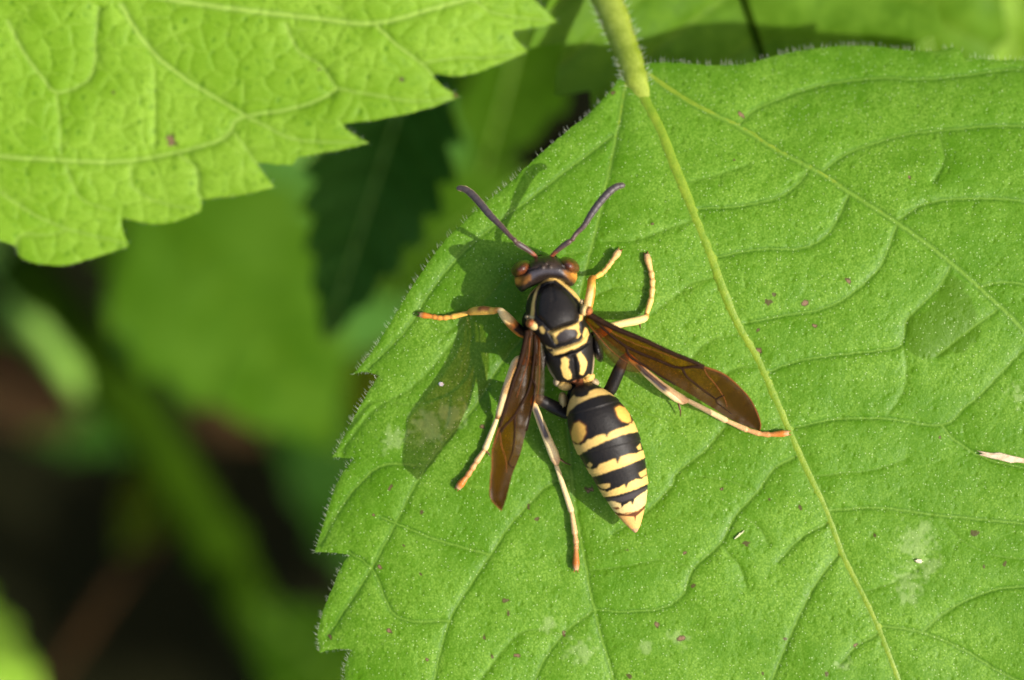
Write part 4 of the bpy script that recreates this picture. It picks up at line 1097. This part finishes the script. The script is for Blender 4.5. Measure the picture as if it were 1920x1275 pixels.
# --- antennae
g = N('wasp_antenna'); v = g.mm()
p = g.n('ShaderNodeBsdfPrincipled', {'Base Color': g.mix(g.ramp(g.noise(v, 8, 3), 0.3, 0.7, 0, 0.3), g.attr('Col', 'Color'), (0.08, 0.05, 0.04, 1)), 'Roughness': 0.5, 'Sheen Weight': 0.5, 'Sheen Roughness': 0.35, 'Sheen Tint': (1.0, 0.75, 0.45, 1)})
g.surf(p.outputs[0]); M['antenna'] = g.m
def antenna(pts, zs):
    p2 = zz(Z5, pts); rows = np.column_stack([p2, zs])
    c = catmull(rows, 1.0)
    s = np.concatenate([[0], np.cumsum(np.hypot(*np.diff(c[:, :2], axis=0).T))]); t = s / s[-1]
    r = np.interp(t, [0, 0.03, 0.12, 0.22, 0.24, 0.255, 0.275, 0.29, 0.42, 0.62, 0.85, 0.95, 0.985, 1.0], [3.4, 3.8, 4.6, 5.4, 4.8, 3.4, 4.8, 3.9, 4.9, 6.9, 7.1, 6.0, 4.8, 1.8])
    nseg = 12
    ph = np.where(t > 0.29, ((t - 0.29) / 0.71 * nseg) % 1, 0.5)
    r = r * (1 - 0.09 * np.exp(-(np.minimum(ph, 1 - ph) / 0.08) ** 2))
    cc = np.stack([np.interp(t, [0, 0.05, 0.10, 0.2, 0.26, 0.35, 0.6, 1.0], [0.28, 0.26, 0.05, 0.03, 0.06, 0.05, 0.028, 0.040]),
                   np.interp(t, [0, 0.05, 0.10, 0.2, 0.26, 0.35, 0.6, 1.0], [0.07, 0.06, 0.018, 0.018, 0.025, 0.022, 0.022, 0.030]),
                   np.interp(t, [0, 0.05, 0.10, 0.2, 0.26, 0.35, 0.6, 1.0], [0.015, 0.014, 0.012, 0.018, 0.016, 0.018, 0.024, 0.026])], 1)
    cc = cc * (1 - 0.35 * np.exp(-(np.minimum(ph, 1 - ph) / 0.08) ** 2))[:, None]
    V, F = tube(P(c[:, 0], c[:, 1], c[:, 2] + WZ), r * K * 0.001, 14)
    mesh_obj('antenna', V, F, M['antenna'], wasp, attrs={'Col': np.repeat(cc, 14, 0)}, origin=WASP_O)
antenna([(930, 862), (905, 832), (862, 792), (790, 742), (706, 688), (690, 664), (648, 628), (550, 520), (440, 410), (340, 290), (250, 190), (170, 135), (88, 124)], [3.6, 3.7, 3.9, 4.1, 4.3, 4.3, 4.2, 3.9, 3.6, 3.3, 3.0, 2.8, 2.6])
antenna([(1062, 850), (1090, 818), (1122, 786), (1200, 722), (1288, 662), (1302, 640), (1340, 590), (1410, 520), (1486, 400), (1580, 270), (1680, 162), (1760, 108), (1842, 94)], [3.6, 3.7, 3.9, 4.1, 4.3, 4.3, 4.3, 4.4, 4.5, 4.5, 4.5, 4.45, 4.4])

# --- wings
def wing_material(name, thin_c, dark_c, opac):
    g = N(name); v = g.mm()
    st = g.noise(v, 1.4, 4); fi = g.noise(v, 9, 2)
    dark = g.attr('dark')
    tint = g.mix(dark, thin_c, dark_c)
    tint = g.mix(g.ramp(st, 0.35, 0.7, 0, 0.35), tint, dark_c)
    tr = g.n('ShaderNodeBsdfTransparent', {'Color': tint})
    b1 = g.n('ShaderNodeBump', {'Height': g.math('ADD', st, g.math('MULTIPLY', fi, 0.2)), 'Strength': 0.3, 'Distance': 0.00008})
    p = g.n('ShaderNodeBsdfPrincipled', {'Base Color': g.mix(0.8, tint, (0.05, 0.016, 0.002, 1)), 'Roughness': 0.3, 'Specular IOR Level': 0.4, 'Normal': b1.outputs[0]})
    tl = g.n('ShaderNodeBsdfTranslucent', {'Color': g.mix(0.6, tint, (0.46, 0.155, 0.004, 1))})
    sh = g.n('ShaderNodeMixShader', {0: 0.4, 1: p.outputs[0], 2: tl.outputs[0]})
    sh = g.n('ShaderNodeMixShader', {0: g.math('ADD', g.math('MULTIPLY', dark, 0.25), opac), 1: tr.outputs[0], 2: sh.outputs[0]})
    g.surf(sh.outputs[0]); return g.m
M['wing'] = wing_material('wing_amber', (0.62, 0.23, 0.012, 1), (0.13, 0.045, 0.004, 1), 0.16)
M['hindwing'] = wing_material('wing_clear', (0.85, 0.66, 0.36, 1), (0.5, 0.28, 0.08, 1), 0.12)
M['wingvein'] = plain_material('wing_vein', (0.012, 0.005, 0.002, 1), (0.022, 0.009, 0.003, 1), 0.7, 2.0, 0.08)
M['wingvein_light'] = plain_material('wing_vein_rust', (0.14, 0.045, 0.010, 1), (0.22, 0.07, 0.014, 1), 0.6, 2.0, 0.12, 0.3)

def wing(name, lead, trail, zlead, ztrail, mat, veins, dark_fn, pleats=2.0):
    """lead/trail: px polylines from base to tip; heights (mm above blade) given at base, middle, tip."""
    L = catmull(lead, 3); T = catmull(trail, 3)
    def even(c, n):
        s = np.concatenate([[0], np.cumsum(np.hypot(*np.diff(c, axis=0).T))]); u = np.linspace(0, s[-1], n)
        return np.stack([np.interp(u, s, c[:, 0]), np.interp(u, s, c[:, 1])], 1)
    nu, nv = 130, 36
    L, T = even(L, nu), even(T, nu)
    t = np.linspace(0, 1, nu); w = np.linspace(0, 1, nv)
    zl = np.interp(t, np.linspace(0, 1, len(zlead)), zlead); zt = np.interp(t, np.linspace(0, 1, len(ztrail)), ztrail)
    for _ in range(12):
        zl[1:-1] = (zl[:-2] + zl[1:-1] * 2 + zl[2:]) / 4; zt[1:-1] = (zt[:-2] + zt[1:-1] * 2 + zt[2:]) / 4
    X = L[:, None, 0] * (1 - w) + T[:, None, 0] * w; Y = L[:, None, 1] * (1 - w) + T[:, None, 1] * w
    Zz = zl[:, None] * (1 - w) + zt[:, None] * w
    wd = np.hypot(L[:, 0] - T[:, 0], L[:, 1] - T[:, 1])[:, None] * K
    Zz = Zz + 0.06 * wd * np.sin(np.pi * w * pleats + 0.8)[None, :] + 0.03 * fbm(X / 14, Y / 14, 21, 2)
    Zz += WZ
    V = P(X, Y, Zz).reshape(-1, 3)
    idx = np.arange(nu * nv).reshape(nu, nv)
    F = np.stack([idx[:-1, :-1], idx[1:, :-1], idx[1:, 1:], idx[:-1, 1:]], -1).reshape(-1, 4)
    dk = dark_fn(np.repeat(t[:, None], nv, 1), np.repeat(w[None], nu, 0))
    o = mesh_obj(name, V, F, mat, wasp, attrs={'dark': dk.ravel()}, origin=WASP_O)
    xf, yf, zf = X.ravel(), Y.ravel(), Zz.ravel()
    for pts, r0, r1, mt in veins:
        c = catmull(pts, 3)
        zs = np.array([zf[np.argmin((xf - a) ** 2 + (yf - b) ** 2)] for a, b in c])
        if len(zs) > 6:
            for _ in range(3): zs[1:-1] = (zs[:-2] + zs[1:-1] + zs[2:]) / 3
        v, f = tube(P(c[:, 0], c[:, 1], zs + 0.01), np.linspace(r0, r1, len(c)) * (1.35 if mt == 'wingvein' else 1.0) * K * 0.001, 6)
        q = mesh_obj('wing_vein', v, f, M[mt], None, origin=WASP_O)
        q.parent = o; q.location = (0, 0, 0)
    return o
# right wing
lead = zz(Z4, [(95, 128), (160, 150), (240, 190), (340, 248), (560, 338), (800, 448), (1000, 530), (1130, 588), (1260, 642), (1400, 760), (1500, 880), (1555, 975), (1576, 1060), (1570, 1128)])
trail = zz(Z4, [(70, 178), (110, 215), (200, 290), (300, 382), (400, 455), (500, 540), (650, 625), (800, 712), (950, 800), (1150, 925), (1300, 1020), (1450, 1088), (1530, 1115), (1570, 1132)])
vz = lambda pts: zz(Z4, pts)
wing('forewing', lead, trail, (4.9, 4.9, 3.6), (4.6, 4.3, 3.4), M['wing'], [
    (vz([(110, 135), (340, 255), (560, 345), (800, 455), (1000, 537), (1090, 580)]), 4.2, 2.6, 'wingvein'),
    (vz([(1090, 580), (1260, 645), (1400, 762), (1500, 882), (1570, 1050), (1570, 1125)]), 2.0, 1.2, 'wingvein_light'),
    (vz([(130, 160), (250, 270), (350, 355), (432, 412)]), 1.8, 2.0, 'wingvein'),
    (vz([(432, 412), (560, 470), (720, 532), (820, 575), (905, 590), (1000, 580), (1085, 588)]), 2.0, 2.0, 'wingvein'),
    (vz([(432, 412), (445, 470), (490, 515), (600, 580), (720, 660), (850, 735)]), 2.0, 1.2, 'wingvein'),
    (vz([(905, 595), (945, 665), (1010, 720), (1100, 790), (1195, 858)]), 1.8, 1.0, 'wingvein'),
    (vz([(1195, 858), (1240, 835), (1265, 826)]), 1.1, 0.9, 'wingvein'),
    (vz([(1195, 858), (1205, 890), (1300, 960), (1330, 985)]), 0.9, 0.6, 'wingvein'),
    (vz([(1090, 590), (1120, 650), (1180, 720), (1230, 790), (1270, 860), (1290, 930)]), 1.0, 0.6, 'wingvein_light'),
    (vz([(180, 185), (330, 300), (520, 390), (700, 450), (860, 510)]), 0.9, 0.6, 'wingvein_light')],
    lambda t, w: np.clip(0.18 + 0.75 * sstep(0.45, 0.95, t) - 0.14 * sstep(0.4, 0.1, t) + 0.55 * np.exp(-(w / 0.10) ** 2) * (t < 0.72), 0, 1))
lead = zz(Z4, [(80, 175), (200, 280), (300, 370), (420, 470), (520, 555), (560, 600)])
trail = zz(Z4, [(85, 200), (150, 310), (230, 440), (330, 555), (440, 618), (545, 632)])
wing('hindwing', lead, trail, (4.4, 4.2, 4.0), (4.3, 3.9, 3.9), M['hindwing'], [(vz([(85, 190), (200, 330), (300, 440), (400, 520), (500, 575)]), 1.0, 0.5, 'wingvein_light')], lambda t, w: np.clip(0.7 * (1 - w) * (t < 2) - 0.1, 0, 1), 3)
# left wing
vz = lambda pts: zz(Z3, pts)
lead = vz([(478, 180), (455, 250), (430, 350), (395, 470), (360, 580), (310, 718), (272, 850), (262, 905), (264, 1000), (252, 1100), (256, 1195), (290, 1232), (318, 1268)])
trail = vz([(540, 195), (548, 260), (535, 380), (522, 480), (520, 560), (500, 640), (480, 730), (440, 900), (415, 975), (385, 1050), (352, 1180), (335, 1235), (320, 1272)])
wing('forewing', lead, trail, (4.5, 4.2, 4.6, 5.4, 6.1, 6.2, 6.0), (4.6, 4.4, 4.2, 4.1, 4.3, 5.0, 5.9), M['wing'], [
    (vz([(475, 190), (455, 290), (425, 400), (392, 490), (355, 610), (315, 735), (305, 770)]), 4.0, 2.4, 'wingvein'),
    (vz([(305, 770), (280, 850), (264, 910), (262, 1000), (253, 1100), (257, 1195), (318, 1266)]), 1.6, 1.0, 'wingvein_light'),
    (vz([(520, 215), (518, 330), (505, 430), (500, 478)]), 1.8, 2.0, 'wingvein'),
    (vz([(500, 478), (475, 560), (420, 660), (385, 712), (340, 760), (310, 800)]), 2.0, 1.8, 'wingvein'),
    (vz([(500, 478), (522, 520), (512, 600), (492, 690), (470, 790)]), 1.8, 1.0, 'wingvein'),
    (vz([(398, 705), (398, 800), (388, 900), (360, 985)]), 1.6, 0.8, 'wingvein'),
    (vz([(360, 985), (385, 1010), (395, 1000)]), 0.9, 0.7, 'wingvein'),
    (vz([(310, 800), (320, 880), (345, 960), (350, 1040)]), 1.0, 0.6, 'wingvein_light'),
    (vz([(490, 230), (480, 360), (445, 480), (410, 590)]), 0.9, 0.6, 'wingvein_light')],
    lambda t, w: np.clip(0.28 + 0.65 * sstep(0.5, 0.95, t) + 0.5 * np.exp(-(w / 0.14) ** 2) * (t < 0.62), 0, 1))
lead = vz([(530, 200), (530, 330), (524, 450), (518, 560), (522, 612), (540, 634)])
trail = vz([(565, 225), (574, 330), (576, 430), (576, 520), (570, 600), (548, 638)])
wing('hindwing', lead, trail, (4.5, 4.4, 4.3), (4.3, 3.9, 3.9), M['hindwing'], [(vz([(545, 220), (548, 350), (545, 480), (535, 590)]), 1.0, 0.5, 'wingvein_light')], lambda t, w: np.clip(0.8 - 0.9 * w, 0, 1), 2)

# ------------------------------------------------------------------ bits lying on the leaf
def flake(label, cat, px, py, L, W, rot, c1, c2, thick=0.10, name='crumb', group=None):
    m = plain_material('flake_' + cat + str(px), c1, c2, 0.6, 3.0, 0.3, 0.1)
    n = 14; V = []; Fc = []
    c, sn = math.cos(rot), math.sin(rot)
    z0 = float(main_surface(px, py)) - 0.02
    for lay, (zo, sc) in enumerate(((0.0, 1.0), (thick, 0.86))):
        for j in range(n):
            a = 2 * math.pi * j / n
            k = sc * (1 + 0.35 * math.sin(j * 2.7 + px) * 0.6)
            u, w = L / 2 * k * math.cos(a), W / 2 * k * math.sin(a)
            V.append(P(px + u * c - w * sn, py + u * sn + w * c, z0 + zo + 0.03 * math.sin(j * 1.9)))
    for j in range(n): Fc.append([j, (j + 1) % n, n + (j + 1) % n, n + j])
    Fc.append(list(range(n))[::-1]); Fc.append([n + j for j in range(n)])
    O = P(px, py, z0)
    o = mesh_obj(name, np.array(V), Fc, m, origin=O, smooth=False)
    o['label'] = label; o['category'] = cat
    if group: o['group'] = group
flake('white crumb on the leaf beside the shadow of the wasp wing', 'crumb', 827, 720, 10, 8, 0.4, (0.75, 0.75, 0.7, 1), (0.8, 0.8, 0.76, 1))
flake('tan dry sliver lying on the leaf blade far from the wasp', 'plant debris', 1884, 858, 100, 14, 0.18, (0.42, 0.30, 0.17, 1), (0.60, 0.46, 0.30, 1), 0.08, 'dry_sliver')
flake('cream crumb on the pale stained patch of the wasp leaf', 'crumb', 1723, 1052, 14, 8, 0.1, (0.6, 0.52, 0.34, 1), (0.68, 0.6, 0.42, 1))
flake('thin straw fibre on the leaf between the wasp abdomen and the midrib', 'plant debris', 1386, 1003, 26, 4, -0.7, (0.4, 0.42, 0.2, 1), (0.5, 0.5, 0.28, 1), 0.06, 'straw_fibre')
